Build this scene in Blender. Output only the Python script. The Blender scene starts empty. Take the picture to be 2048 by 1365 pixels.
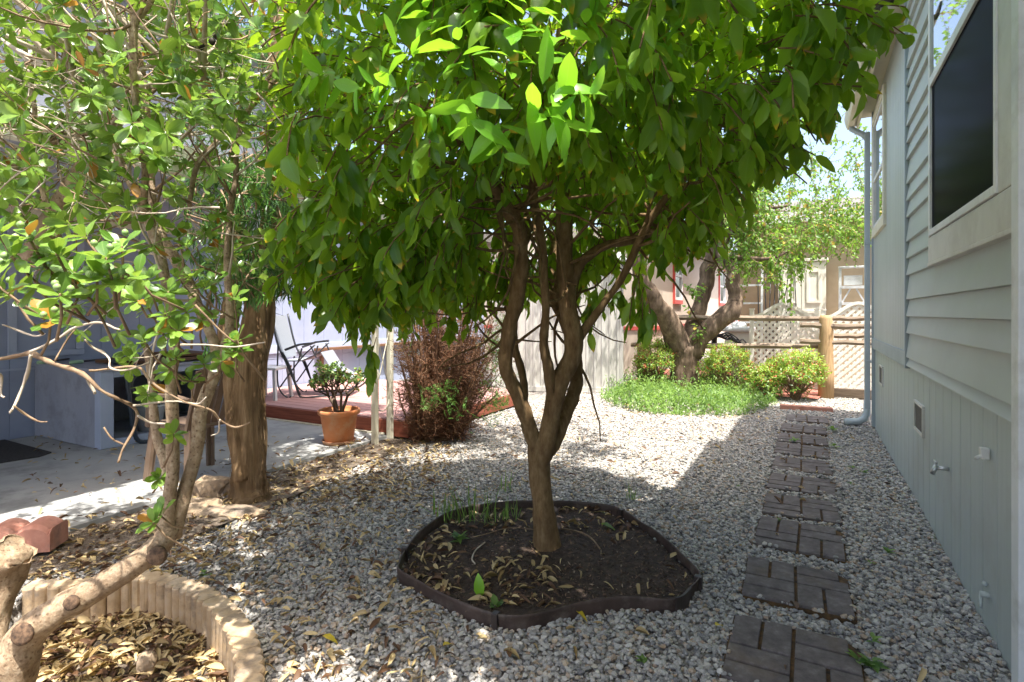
import bpy, bmesh, math, random
import numpy as np
from mathutils import Vector, Matrix, noise

# ------------------------------------------------------------------ camera, sky, sun
YAW = math.radians(28.3); CA, SA = math.cos(YAW), math.sin(YAW)
F, HOR, CAMZ = 1108.0, 627.0, 1.3
sc = bpy.context.scene
COL = sc.collection
cam_d = bpy.data.cameras.new('camera'); cam = bpy.data.objects.new('camera', cam_d); COL.objects.link(cam)
cam.location = (0, 0, CAMZ); cam.rotation_euler = (math.radians(90), 0, YAW)
cam_d.sensor_width = 36; cam_d.lens = 36 * F / 2048
cam_d.shift_y = -(682.5 - HOR) / 2048.0
cam_d.clip_start = 0.02; cam_d.clip_end = 2000
sc.camera = cam
SUN = Vector((1.09, -0.70, 3.5)).normalized()
world = bpy.data.worlds.new('World'); sc.world = world; world.use_nodes = True
wn = world.node_tree; wn.nodes.clear()
wo = wn.nodes.new('ShaderNodeOutputWorld'); wb = wn.nodes.new('ShaderNodeBackground')
sky = wn.nodes.new('ShaderNodeTexSky'); sky.sky_type = 'NISHITA'; sky.sun_disc = False
sky.sun_elevation = math.asin(SUN.z); sky.sun_rotation = math.atan2(SUN.x, SUN.y)
sky.air_density = 1.0; sky.dust_density = 4.6; sky.ozone_density = 0.9
wn.links.new(sky.outputs[0], wb.inputs[0]); wn.links.new(wb.outputs[0], wo.inputs[0])
wb.inputs[1].default_value = 0.14
sl = bpy.data.lights.new('sun', 'SUN'); sl.energy = 3.4; sl.angle = math.radians(0.55); sl.color = (1.0, 0.965, 0.90)
so = bpy.data.objects.new('sun', sl); COL.objects.link(so); so.location = SUN * 30
so.rotation_euler = SUN.to_track_quat('Z', 'Y').to_euler()
sc.view_settings.view_transform = 'Standard'; sc.view_settings.look = 'None'
sc.view_settings.gamma = 1; sc.view_settings.exposure = 1.75
sc.render.engine = 'CYCLES'
sc.cycles.max_bounces = 8; sc.cycles.diffuse_bounces = 3; sc.cycles.glossy_bounces = 3
sc.cycles.transmission_bounces = 5; sc.cycles.transparent_max_bounces = 8
sc.cycles.sample_clamp_indirect = 4

# ------------------------------------------------------------------ geometry of the view
def c2w(xc, t, z):
    return Vector((xc * CA - t * SA, xc * SA + t * CA, z))
def W(px, py, t):
    """point seen at photo pixel px,py standing t metres ahead"""
    return c2w((px - 1024) / F * t, t, CAMZ - (py - HOR) / F * t)
def G(px, py, z=0.0):
    """point of the level z seen at photo pixel px,py"""
    t = F * (CAMZ - z) / (py - HOR)
    return W(px, py, t)
def w2c(x, y, z=0):
    xc = x * CA + y * SA; t = -x * SA + y * CA
    return 1024 + xc / t * F, HOR + (CAMZ - z) / t * F, t

# ------------------------------------------------------------------ tagging
def tag(o, label=None, cat=None, group=None, kind=None):
    if label: o['label'] = label
    if cat: o['category'] = cat
    if group: o['group'] = group
    if kind: o['kind'] = kind
    return o
def empty(name, loc, label, cat, group=None, rz=0):
    o = bpy.data.objects.new(name, None); COL.objects.link(o); o.location = loc; o.rotation_euler = (0, 0, rz)
    o.empty_display_size = 0.1
    return tag(o, label, cat, group)
def link(name, me, parent=None, mats=()):
    o = bpy.data.objects.new(name, me); COL.objects.link(o)
    for m in mats: me.materials.append(m)
    if parent is not None:
        o.parent = parent
        o.matrix_parent_inverse = Matrix.Identity(4)
        # geometry is written in world coordinates: bring it into the parent's frame
        if not me.get('local'):
            me.transform(parent_world(parent).inverted())
    return o
def parent_world(p):
    m = Matrix.LocRotScale(p.location, p.rotation_euler, p.scale)
    if p.parent: m = parent_world(p.parent) @ m
    return m

class MB:
    """collects shapes, then links them as one mesh object"""
    def __init__(s): s.v = []; s.f = []; s.m = []; s.sm = []
    def add(s, vs, fs, mi=0, smooth=False):
        b = len(s.v); s.v += [tuple(v) for v in vs]
        s.f += [tuple(b + i for i in f) for f in fs]; s.m += [mi] * len(fs); s.sm += [smooth] * len(fs)
    def box(s, c, size, mi=0, rz=0.0, rx=0.0, ry=0.0, bev=0.0):
        hx, hy, hz = size[0] / 2, size[1] / 2, size[2] / 2
        R = Matrix.Rotation(rz, 3, 'Z') @ Matrix.Rotation(ry, 3, 'Y') @ Matrix.Rotation(rx, 3, 'X')
        c = Vector(c)
        if bev <= 0:
            vs = [c + R @ Vector((x * hx, y * hy, z * hz)) for z in (-1, 1) for x, y in ((-1, -1), (1, -1), (1, 1), (-1, 1))]
            s.add(vs, [(3, 2, 1, 0), (4, 5, 6, 7), (0, 1, 5, 4), (1, 2, 6, 5), (2, 3, 7, 6), (3, 0, 4, 7)], mi)
        else:
            bm = bmesh.new(); bmesh.ops.create_cube(bm, size=1)
            for v in bm.verts: v.co = Vector((v.co.x * 2 * hx, v.co.y * 2 * hy, v.co.z * 2 * hz))
            bmesh.ops.bevel(bm, geom=list(bm.edges), offset=bev, segments=2, affect='EDGES', profile=0.6)
            bm.verts.index_update()
            s.add([c + R @ v.co for v in bm.verts], [[v.index for v in f.verts] for f in bm.faces], mi); bm.free()
    def mm(s, lo, hi, mi=0, bev=0.0):
        s.box([(a + b) / 2 for a, b in zip(lo, hi)], [abs(b - a) for a, b in zip(lo, hi)], mi, bev=bev)
    def bar(s, a, b, w, h=None, mi=0):
        a = Vector(a); b = Vector(b); h = h or w; d = (b - a).normalized()
        up = Vector((0, 0, 1)) if abs(d.z) < .95 else Vector((0, 1, 0))
        sd = d.cross(up).normalized() * w / 2; u = sd.cross(d).normalized() * h / 2
        vs = [p + q for p in (a, b) for q in (-sd - u, sd - u, sd + u, -sd + u)]
        s.add(vs, [(3, 2, 1, 0), (4, 5, 6, 7), (0, 1, 5, 4), (1, 2, 6, 5), (2, 3, 7, 6), (3, 0, 4, 7)], mi)
    def tube(s, pts, rad, n=8, mi=0, jit=0.0, cap=True, smooth=True, flute=0.0, seed=0):
        pts = [Vector(p) for p in pts]; k = len(pts)
        if not hasattr(rad, '__len__'): rad = [rad] * k
        d0 = (pts[1] - pts[0]).normalized()
        ref = Vector((0, 0, 1)) if abs(d0.z) < .9 else Vector((1, 0, 0))
        x = d0.cross(ref).normalized(); vs = []
        for i, p in enumerate(pts):
            d = (pts[min(i + 1, k - 1)] - pts[max(i - 1, 0)]).normalized()
            x = (x - d * x.dot(d)).normalized(); y = d.cross(x)
            for j in range(n):
                a = 2 * math.pi * j / n; r = rad[i]
                q = p + (x * math.cos(a) + y * math.sin(a)) * r
                if jit: r *= 1 + jit * noise.noise(q * (0.35 / max(r, .01)) + Vector((seed, 0, 0))) 
                if flute: r *= 1 + flute * (noise.noise(Vector((math.cos(a) * 2.6, math.sin(a) * 2.6, i * .10 + seed))))
                vs.append(p + (x * math.cos(a) + y * math.sin(a)) * r)
        fs = [(i * n + j, i * n + (j + 1) % n, (i + 1) * n + (j + 1) % n, (i + 1) * n + j) for i in range(k - 1) for j in range(n)]
        if cap: fs += [tuple(range(n))[::-1], tuple((k - 1) * n + j for j in range(n))]
        s.add(vs, fs, mi, smooth)
    def lathe(s, c, prof, n=32, mi=0, smooth=True):
        c = Vector(c); vs = []; k = len(prof)
        for r, z in prof:
            for j in range(n):
                a = 2 * math.pi * j / n; vs.append(c + Vector((r * math.cos(a), r * math.sin(a), z)))
        fs = [(i * n + j, i * n + (j + 1) % n, (i + 1) * n + (j + 1) % n, (i + 1) * n + j) for i in range(k - 1) for j in range(n)]
        if prof[0][0] > 1e-4: fs.append(tuple(range(n))[::-1])
        if prof[-1][0] > 1e-4: fs.append(tuple((k - 1) * n + j for j in range(n)))
        s.add(vs, fs, mi, smooth)
    def prism(s, poly, z0, z1, mi=0):
        n = len(poly); vs = [(p[0], p[1], z0) for p in poly] + [(p[0], p[1], z1) for p in poly]
        s.add(vs, [tuple(range(n))[::-1], tuple(range(n, 2 * n))] + [(i, (i + 1) % n, n + (i + 1) % n, n + i) for i in range(n)], mi)
    def strip(s, prof, axis0, axis1, mi=0):
        """profile points extruded from offset axis0 to axis1 (vectors)"""
        n = len(prof); a = Vector(axis0); b = Vector(axis1)
        vs = [Vector(p) + a for p in prof] + [Vector(p) + b for p in prof]
        s.add(vs, [(i, i + 1, n + i + 1, n + i) for i in range(n - 1)], mi)
    def build(s, name, mats, parent=None):
        if not isinstance(mats, (list, tuple)): mats = [mats]
        me = bpy.data.meshes.new(name); me.from_pydata(s.v, [], s.f)
        me.polygons.foreach_set('material_index', s.m); me.polygons.foreach_set('use_smooth', s.sm)
        me.validate(); me.update()
        return link(name, me, parent, mats)

def fixn(o):
    bm = bmesh.new(); bm.from_mesh(o.data); bmesh.ops.recalc_face_normals(bm, faces=bm.faces); bm.to_mesh(o.data); bm.free(); return o

def np_mesh(name, V, tris, quads, attrs=(), smooth=False):
    me = bpy.data.meshes.new(name); me.vertices.add(len(V)); me.vertices.foreach_set('co', np.asarray(V, np.float32).ravel())
    nt, nq = len(tris), len(quads)
    loops = np.concatenate([np.asarray(tris, np.int32).ravel(), np.asarray(quads, np.int32).ravel()]) if nq else np.asarray(tris, np.int32).ravel()
    me.loops.add(len(loops)); me.loops.foreach_set('vertex_index', loops)
    ls = np.concatenate([np.arange(nt) * 3, nt * 3 + np.arange(nq) * 4]).astype(np.int32)
    me.polygons.add(nt + nq); me.polygons.foreach_set('loop_start', ls)
    me.polygons.foreach_set('use_smooth', np.full(nt + nq, smooth))
    for an, av in attrs:
        a = me.attributes.new(an, 'FLOAT', 'POINT'); a.data.foreach_set('value', np.asarray(av, np.float32))
    me.update(calc_edges=True); me.validate()
    return me

def cat(pts, n=6):
    """Catmull-Rom resampling of (x,y,z,r) rows"""
    P = [np.array(p, float) for p in pts]; P = [2 * P[0] - P[1]] + P + [2 * P[-1] - P[-2]]; out = []
    for i in range(1, len(P) - 2):
        for k in range(n):
            u = k / n; a, b, c, d = P[i - 1], P[i], P[i + 1], P[i + 2]
            out.append(.5 * (2 * b + (c - a) * u + (2 * a - 5 * b + 4 * c - d) * u * u + (3 * b - 3 * c + d - a) * u ** 3))
    out.append(P[-2]); return out
RS = 1.0
def limb(mb, rows, n=12, sub=6, jit=.25, mi=0, flute=0, seed=0, wig=0.0, cap=True):
    """rows of (px,py,t,radius_px) -> tube; returns list of (Vector, r)"""
    q = []
    for px, py, t, rp in rows:
        w = W(px, py, t); q.append((w.x, w.y, w.z, rp / F * t))
    q = [(a[0], a[1], a[2], a[3] * RS) for a in q]
    q = cat(q, sub); pts = [Vector(a[:3]) for a in q]; rad = [max(.002, a[3]) for a in q]
    if wig:
        pts = [p + Vector((noise.noise(p * 6 + Vector((seed, 0, 0))), noise.noise(p * 6 + Vector((0, seed + 7, 0))), noise.noise(p * 6 + Vector((3, 3, seed)))) ) * wig if 0 < i < len(pts) - 1 else p for i, p in enumerate(pts)]
    mb.tube(pts, rad, n=n, mi=mi, jit=jit, flute=flute, seed=seed, cap=cap)
    return list(zip(pts, rad))

# ------------------------------------------------------------------ leaves
def tmpl(us):
    u = [0.0]; s = [0.0]
    for a in us: u += [a, a, a]; s += [-1.0, 0.0, 1.0]
    u.append(1.0); s.append(0.0)
    tr = [(0, 2, 1), (0, 3, 2)]; qd = []
    for i in range(len(us) - 1):
        b = 1 + 3 * i; qd += [(b, b + 1, b + 4, b + 3), (b + 1, b + 2, b + 5, b + 4)]
    b = 1 + 3 * (len(us) - 1); e = b + 3; tr += [(b, b + 1, e), (b + 1, b + 2, e)]
    return np.array(u), np.array(s), np.array(tr), np.array(qd).reshape(-1, 4)
HI = tmpl([.16, .38, .62, .85]); MID = tmpl([.3, .65])
LO = (np.array([0., .5, .5, 1.]), np.array([0., -1., 1., 0.]), np.array([(0, 2, 1), (1, 2, 3)]), np.zeros((0, 4), int))
def citrus_w(u): return np.sin(np.pi * np.clip(u, 0, 1) ** .85) ** .8
def obov_w(u): return np.clip(np.sin(np.pi * np.clip(u, 0, 1) ** 1.7) ** .75 + .06 * (u < .98), 0, 1)
def lin_w(u): return np.sin(np.pi * np.clip(u, 0.02, 1) ** .9) ** .45
def leaves(name, rows, mat, parent=None, tm=HI, wf=citrus_w, fold=.25, curl=.25, smooth=True, wavy=.06):
    """rows: list of (P, D, N, length, width, rnd)"""
    P = np.array([r[0][:] for r in rows], float); D = np.array([r[1][:] for r in rows], float); N = np.array([r[2][:] for r in rows], float)
    L = np.array([r[3] for r in rows]); Wd = np.array([r[4] for r in rows]); R = np.array([r[5] for r in rows])
    D /= np.linalg.norm(D, axis=1)[:, None] + 1e-9; N = N - D * (N * D).sum(1)[:, None]
    N /= np.linalg.norm(N, axis=1)[:, None] + 1e-9; S = np.cross(D, N)
    u, s, tr, qd = tm; n = len(u); w = wf(u)
    rg = np.random.default_rng(len(rows)); fo = (fold * (0.4 + 1.2 * rg.random(len(P))))[:, None]
    cu = (curl * (rg.random(len(P)) * 1.6 - .2))[:, None]; wav = (rg.random(len(P)) * 6)[:, None]
    x = u[None] * L[:, None] * (1 - .15 * np.abs(cu)); y = s[None] * w[None] * Wd[:, None] / 2
    side = (rg.random(len(P)) - .5)[:, None] * .22
    y = y + side * u[None] ** 2 * L[:, None]
    z = fo * np.abs(s[None] * w[None] * Wd[:, None] / 2) - cu * (u[None] ** 2) * L[:, None] + wavy * Wd[:, None] * np.sin(u[None] * 9 + wav) * s[None]
    V = P[:, None] + D[:, None] * x[..., None] + S[:, None] * y[..., None] + N[:, None] * z[..., None]
    off = (np.arange(len(P)) * n)[:, None, None]
    T = (tr[None] + off).reshape(-1, 3); Q = (qd[None] + off).reshape(-1, 4) if len(qd) else np.zeros((0, 4), int)
    me = np_mesh(name, V.reshape(-1, 3), T, Q, [('lr', np.repeat(R, n)), ('lu', np.tile(u, len(P))), ('lw', np.tile(s, len(P)))], smooth)
    return link(name, me, parent, [mat])

def rv(r): 
    while True:
        v = Vector((r.uniform(-1, 1), r.uniform(-1, 1), r.uniform(-1, 1)))
        if .05 < v.length < 1: return v.normalized()
def shoot(out, r, p, d, L, n, ll, lw, droop=.5, spread=1.0, tw=None, up=0.0, whorl=False):
    """a twig with n leaves; appends leaf rows"""
    p = Vector(p); d = Vector(d).normalized(); pts = [p.copy()]
    ref = rv(r); a = r.uniform(0, 6.28)
    for i in range(n):
        f = (i + 1) / n
        if not whorl: p = p + d * (L / n); d = (d + Vector((0, 0, -droop * .12)) + rv(r) * .08).normalized()
        else: p = p + d * (L / n) * (1.6 if i < 2 else .25)
        s = d.cross(ref).normalized(); t = d.cross(s); a += 2.4
        rad = s * math.cos(a) + t * math.sin(a)
        ld = (d * (.45 if not whorl else .5 + .8 * f) + rad * spread + Vector((0, 0, -droop + up))).normalized()
        nn = (Vector((0, 0, 1)) * .7 + d * .5 + rv(r) * .45)
        k = r.uniform(.55, 1.2) * (1 if f < .8 or whorl else .85)
        out.append((p, ld, nn, ll * k, lw * k * r.uniform(.85, 1.1), r.random()))
        pts.append(p.copy())
    if tw is not None: tw.append(pts)
    return p
# ------------------------------------------------------------------ materials
def nt(name):
    m = bpy.data.materials.new(name); m.use_nodes = True; t = m.node_tree; t.nodes.clear()
    o = t.nodes.new('ShaderNodeOutputMaterial'); b = t.nodes.new('ShaderNodeBsdfPrincipled'); t.links.new(b.outputs[0], o.inputs[0])
    return m, t, b, o
def N_(t, k, **kw):
    n = t.nodes.new(k)
    for a, v in kw.items(): setattr(n, a, v)
    return n
def ramp(t, fac, stops):
    r = t.nodes.new('ShaderNodeValToRGB'); e = r.color_ramp.elements
    while len(e) < len(stops): e.new(.5)
    for x, (p, c) in zip(e, stops): x.position = p; x.color = (*c, 1) if len(c) == 3 else c
    t.links.new(fac, r.inputs[0]); return r.outputs[0]
def objco(t, sx=1, sy=1, sz=1):
    g = t.nodes.new('ShaderNodeNewGeometry'); m = t.nodes.new('ShaderNodeMapping'); m.inputs['Scale'].default_value = (sx, sy, sz)
    t.links.new(g.outputs['Position'], m.inputs[0]); return m.outputs[0]
def noise_(t, co, scale, detail=4, rough=.6):
    n = t.nodes.new('ShaderNodeTexNoise'); n.inputs['Scale'].default_value = scale; n.inputs['Detail'].default_value = detail
    n.inputs['Roughness'].default_value = rough; t.links.new(co, n.inputs['Vector']); return n.outputs[0]
def bump(t, b, h, st=.3, dist=.01):
    n = t.nodes.new('ShaderNodeBump'); n.inputs['Strength'].default_value = st; n.inputs['Distance'].default_value = dist
    t.links.new(h, n.inputs['Height']); t.links.new(n.outputs[0], b.inputs['Normal']); return n
def mixc(t, fac, a, b, mode='MIX'):
    m = t.nodes.new('ShaderNodeMixRGB'); m.blend_type = mode
    for i, v in ((0, fac), (1, a), (2, b)):
        if hasattr(v, 'links'): t.links.new(v, m.inputs[i])
        elif i == 0: m.inputs[0].default_value = v
        else: m.inputs[i].default_value = (*v, 1)
    return m.outputs[0]
def surf(name, c1, c2, scale=6, rough=.7, sc3=(1, 1, 1), bs=.2, bd=.004, fine=60, metal=0, spec=.5, lo=.35, hi=.65, c3=None, grime=None):
    """two-tone noisy surface with fine bump"""
    m, t, b, o = nt(name); co = objco(t, *sc3)
    f = noise_(t, co, scale, 6)
    stops = [(lo, c1), (hi, c2)] if c3 is None else [(lo - .08, c1), (.5, c2), (hi + .08, c3)]
    c = ramp(t, f, stops)
    if grime:
        g = ramp(t, noise_(t, objco(t), grime[1], 8, .7), [(.5, (0, 0, 0)), (.68, (1, 1, 1))])
        c = mixc(t, g, c, grime[0])
    t.links.new(c, b.inputs['Base Color']); b.inputs['Roughness'].default_value = rough; b.inputs['Metallic'].default_value = metal
    b.inputs['Specular IOR Level'].default_value = spec
    if bs: bump(t, b, noise_(t, co, fine, 5, .65), bs, bd)
    return m
def leafmat(name, dark, light, trans, tip=None, margin=None, rib=(.3, .45, .12), tf=.4, rough=.38, spot=None, dead=None, tipthr=.5, spec=.5):
    m, t, b, o = nt(name)
    lr = N_(t, 'ShaderNodeAttribute', attribute_name='lr').outputs['Fac']; lu = N_(t, 'ShaderNodeAttribute', attribute_name='lu').outputs['Fac']
    lw = N_(t, 'ShaderNodeAttribute', attribute_name='lw').outputs['Fac']
    c = ramp(t, lr, [(0, dark), (1, light)])
    def math_(op, a, bb):
        n = N_(t, 'ShaderNodeMath', operation=op)
        for i, v in ((0, a), (1, bb)):
            if v is None: continue
            if hasattr(v, 'links'): t.links.new(v, n.inputs[i])
            else: n.inputs[i].default_value = v
        return n.outputs[0]
    aw = math_('ABSOLUTE', lw, None)
    if rib: c = mixc(t, ramp(t, aw, [(0.0, (.55,) * 3), (.10, (0,) * 3)]), c, rib)
    fa = mixc(t, 1, c, trans, 'MULTIPLY') if False else None
    tr = ramp(t, lr, [(0, tuple(x * .7 for x in trans)), (1, trans)])
    n3 = noise_(t, objco(t), 14, 3)
    if margin:
        f = ramp(t, math_('ADD', aw, math_('MULTIPLY', n3, .5)), [(1.04, (0,) * 3), (1.12, (1,) * 3)]); c = mixc(t, f, c, margin); tr = mixc(t, f, tr, tuple(x * .9 for x in margin))
    if tip:
        f = math_('MULTIPLY', ramp(t, math_('ADD', lu, math_('MULTIPLY', n3, .25)), [(.90, (0,) * 3), (1.10, (1,) * 3)]), math_('GREATER_THAN', math_('FRACT', math_('MULTIPLY', lr, 17.3), None), tipthr))
        c = mixc(t, f, c, tip); tr = mixc(t, f, tr, tip)
    if dead:
        f = math_('GREATER_THAN', math_('FRACT', math_('MULTIPLY', lr, 31.7), None), dead[1]); c = mixc(t, f, c, dead[0]); tr = mixc(t, f, tr, dead[0])
    t.links.new(c, b.inputs['Base Color']); b.inputs['Roughness'].default_value = rough; b.inputs['Specular IOR Level'].default_value = spec
    tb = N_(t, 'ShaderNodeBsdfTranslucent'); t.links.new(tr, tb.inputs[0])
    mx = N_(t, 'ShaderNodeMixShader'); mx.inputs[0].default_value = tf
    t.links.new(b.outputs[0], mx.inputs[1]); t.links.new(tb.outputs[0], mx.inputs[2]); t.links.new(mx.outputs[0], o.inputs[0])
    return m
def barkmat(name, c1, c2, c3, sz=.15, scale=30, st=.8, dist=.01, spots=None, rough=.85):
    m, t, b, o = nt(name); co = objco(t, 1, 1, sz)
    f = noise_(t, co, scale, 8, .7); c = ramp(t, f, [(.32, c1), (.5, c2), (.68, c3)])
    big = noise_(t, objco(t), 3.5, 3); c = mixc(t, ramp(t, big, [(.4, (0,) * 3), (.62, (.55,) * 3)]), c, c1)
    if spots:
        v = N_(t, 'ShaderNodeTexVoronoi'); v.inputs['Scale'].default_value = 55; t.links.new(objco(t), v.inputs['Vector'])
        c = mixc(t, ramp(t, v.outputs['Distance'], [(.12, (.8,) * 3), (.3, (0,) * 3)]), c, spots)
    t.links.new(c, b.inputs['Base Color']); b.inputs['Roughness'].default_value = rough; b.inputs['Specular IOR Level'].default_value = .25
    bump(t, b, f, st, dist); return m
def plain(name, c, rough=.5, metal=0, spec=.5): 
    return surf(name, tuple(x * .93 for x in c), tuple(min(1, x * 1.05) for x in c), 9, rough, bs=.05, metal=metal, spec=spec)
def woodmat(name, c1, c2, axis=0, scale=7, rough=.8):
    s = [14, 14, 14]; s[axis] = 1
    return surf(name, c1, c2, scale * .6, rough, tuple(s), .35, .003, 9, lo=.3, hi=.7)

M = {}
M['citrus'] = leafmat('citrus_leaf', (.026, .095, .008), (.20, .34, .03), (.55, .84, .035), tip=(.55, .42, .03), rough=.32, tf=.45, tipthr=.78, rib=(.16, .33, .06))
M['young'] = leafmat('citrus_young_leaf', (.12, .33, .02), (.24, .50, .04), (.42, .82, .04), rough=.3, tf=.45)
M['pitto'] = leafmat('shrub_leaf', (.055, .14, .018), (.23, .37, .06), (.46, .68, .08), margin=(.66, .70, .36), rough=.30, tf=.30, dead=((.42, .20, .03), .972))
M['podo'] = leafmat('strap_leaf', (.025, .085, .018), (.10, .22, .04), (.15, .34, .04), rough=.35, tf=.25, rib=None)
M['mulb'] = leafmat('small_leaf', (.055, .15, .02), (.17, .32, .045), (.40, .64, .08), rough=.45, tf=.45, dead=((.45, .33, .05), .94), rib=None)
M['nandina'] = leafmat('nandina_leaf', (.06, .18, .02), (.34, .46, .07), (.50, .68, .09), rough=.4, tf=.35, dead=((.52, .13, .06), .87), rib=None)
M['weed'] = leafmat('weed_leaf', (.05, .13, .025), (.24, .36, .09), (.36, .58, .10), rough=.5, tf=.4, rib=None)
M['jade'] = leafmat('jade_leaf', (.09, .20, .05), (.28, .40, .10), (.34, .48, .10), rough=.3, tf=.15, dead=((.5, .30, .12), .86), rib=None)
M['sprig'] = leafmat('conifer_green', (.05, .17, .03), (.17, .36, .06), (.34, .60, .09), rough=.5, tf=.3, rib=None)
M['rust'] = leafmat('dead_sprig', (.09, .038, .02), (.28, .12, .055), (.32, .13, .05), rough=.8, tf=.15, rib=None)
M['litter'] = leafmat('dry_leaf', (.28, .18, .07), (.70, .54, .28), (.50, .34, .10), rough=.6, tf=.15, dead=((.13, .065, .03), .66), rib=(.5, .4, .2), tip=None)
M['yleaf'] = leafmat('yellow_leaf', (.72, .52, .03), (.78, .62, .06), (.8, .6, .04), rough=.4, tf=.3, rib=(.6, .5, .1))
M['bark'] = barkmat('citrus_bark', (.12, .070, .032), (.23, .145, .068), (.34, .235, .125), sz=.35, scale=34, st=.9, dist=.010)
M['pbark'] = barkmat('shrub_bark', (.20, .135, .085), (.44, .32, .205), (.62, .50, .36), sz=.8, scale=38, st=1.0, dist=.010, spots=(.15, .09, .05))
M['twig'] = surf('pale_twig', (.38, .30, .22), (.62, .53, .42), 18, .8, bs=.3, fine=90)
M['twig2'] = surf('brown_twig', (.15, .09, .05), (.32, .22, .13), 18, .8, bs=.3, fine=90)
M['cbark'] = barkmat('stringy_bark', (.10, .060, .028), (.27, .165, .080), (.42, .29, .16), sz=.05, scale=26, st=1.0, dist=.02)
M['mbark'] = barkmat('rough_bark', (.07, .048, .034), (.18, .125, .085), (.34, .25, .18), sz=.16, scale=12, st=1.0, dist=.03)
M['cut'] = surf('cut_wood', (.05, .03, .02), (.20, .12, .07), 60, .9, bs=.8)
M['dtwig'] = surf('dead_wood', (.10, .05, .03), (.30, .17, .09), 18, .85, bs=.3, fine=90)
M['lite'] = surf('pale_siding_paint', (.43, .475, .45), (.475, .515, .49), 2.0, .45, (1, 1, 1), .12, .0015, 180, spec=.4, grime=((.44, .47, .44), 1.6))
M['skirt'] = surf('skirting_paint', (.42, .46, .435), (.465, .50, .475), 3, .5, (1, 8, .3), .1, .0015, 100, spec=.4, grime=((.40, .41, .37), 1.2))
M['trim'] = surf('trim_paint', (.60, .58, .52), (.68, .66, .60), 5, .5, bs=.1, fine=80, grime=((.54, .51, .45), 4))
M['btrim'] = surf('blue_grey_trim', (.31, .36, .385), (.36, .41, .435), 5, .5, bs=.1)
M['spout'] = surf('downspout_paint', (.40, .455, .47), (.46, .51, .525), 5, .4, bs=.05)
M['cream'] = surf('cream_paint', (.66, .62, .48), (.74, .70, .56), 6, .55, bs=.1)
M['soffit'] = surf('soffit_paint', (.50, .46, .36), (.56, .52, .42), 6, .6, bs=.1)
M['white'] = surf('white_paint', (.72, .73, .72), (.80, .80, .78), 5, .5, bs=.1, grime=((.55, .54, .50), 3))
M['roof'] = surf('roof_shingle', (.10, .09, .085), (.20, .18, .165), 40, .9, bs=.6, bd=.01)
M['dark'] = surf('dark_plastic', (.02, .02, .022), (.035, .035, .04), 12, .45)
M['vent'] = surf('vent_mesh', (.06, .055, .05), (.14, .12, .10), 160, .8)
M['metal'] = surf('dull_metal', (.45, .45, .44), (.62, .62, .60), 20, .35, metal=.8)
M['lwall'] = surf('lavender_grey_paint', (.30, .345, .47), (.345, .39, .51), 3, .6, (1, 1, 1), .2, .002, 120)
M['lwall2'] = surf('lavender_grey_trim', (.38, .43, .55), (.43, .48, .60), 3, .6)
M['cab'] = surf('grey_cabinet', (.30, .315, .38), (.36, .375, .43), 3, .5, (1, 6, .4), .15, .002, 60, grime=((.25, .255, .29), 5))
M['deck'] = woodmat('red_deck', (.36, .185, .165), (.47, .27, .24), 0)
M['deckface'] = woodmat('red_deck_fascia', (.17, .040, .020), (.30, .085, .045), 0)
M['conc'] = surf('concrete', (.27, .275, .27), (.36, .36, .345), 2.5, .85, bs=.35, bd=.002, fine=70, grime=((.20, .20, .19), 2.2), c3=(.41, .405, .385))
M['soil'] = surf('dark_soil', (.022, .014, .010), (.060, .038, .026), 30, .95, bs=1, bd=.02, fine=55, c3=(.11, .075, .05))
M['bsoil'] = surf('brown_soil', (.07, .05, .035), (.16, .12, .085), 45, .95, bs=1, bd=.02, fine=60, c3=(.30, .25, .19))
M['mat'] = surf('dark_bed', (.02, .018, .018), (.05, .045, .04), 60, .95, bs=.5)
M['terra'] = surf('terracotta', (.60, .20, .07), (.68, .26, .095), 6, .6, bs=.12, grime=((.62, .36, .20), 5))
M['saucer'] = surf('saucer_clay', (.30, .15, .08), (.42, .22, .12), 12, .8)
M['scal'] = surf('tan_concrete', (.40, .27, .15), (.54, .39, .235), 14, .9, bs=.5, bd=.002, fine=160, grime=((.22, .17, .125), 9), c3=(.58, .46, .33))
M['redblock'] = surf('red_concrete', (.40, .17, .115), (.54, .27, .20), 9, .9, bs=.5, fine=90, grime=((.30, .17, .13), 8))
M['ring'] = surf('brown_plastic_edging', (.050, .032, .026), (.095, .062, .050), 10, .55, bs=.25, bd=.002, fine=50, grime=((.14, .11, .09), 12))
M['clip'] = surf('edging_clip', (.035, .025, .022), (.06, .045, .04), 10, .5)
M['chair'] = surf('brown_resin', (.16, .105, .070), (.21, .145, .10), 10, .4)
M['mesh'] = surf('grey_mesh_fabric', (.22, .24, .27), (.30, .32, .35), 200, .7)
M['frame'] = surf('grey_steel_frame', (.035, .04, .045), (.07, .075, .08), 20, .4, metal=.3)
M['plastic'] = surf('white_plastic', (.70, .70, .68), (.78, .78, .76), 8, .4)
M['gable'] = surf('grey_gable_siding', (.20, .205, .225), (.25, .255, .275), 3, .7, bs=.2)
M['rail'] = woodmat('weathered_rail', (.17, .12, .085), (.36, .28, .20), 0)
M['post'] = woodmat('weathered_post', (.30, .185, .085), (.46, .31, .16), 2)
M['lat'] = surf('cream_lattice', (.76, .72, .62), (.82, .79, .70), 6, .55, bs=.05)
M['beige'] = surf('beige_wall', (.56, .46, .36), (.60, .50, .40), 3, .75, bs=.15)
M['brown'] = surf('tan_brown_wall', (.40, .31, .20), (.46, .36, .24), 3, .75, bs=.15)
M['red'] = surf('red_paint', (.50, .07, .06), (.58, .10, .08), 6, .5)
M['shed'] = surf('white_steel', (.44, .42, .38), (.52, .50, .46), 3, .45, (1, 1, .3), .05, grime=((.40, .38, .33), 1.5))
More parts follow.
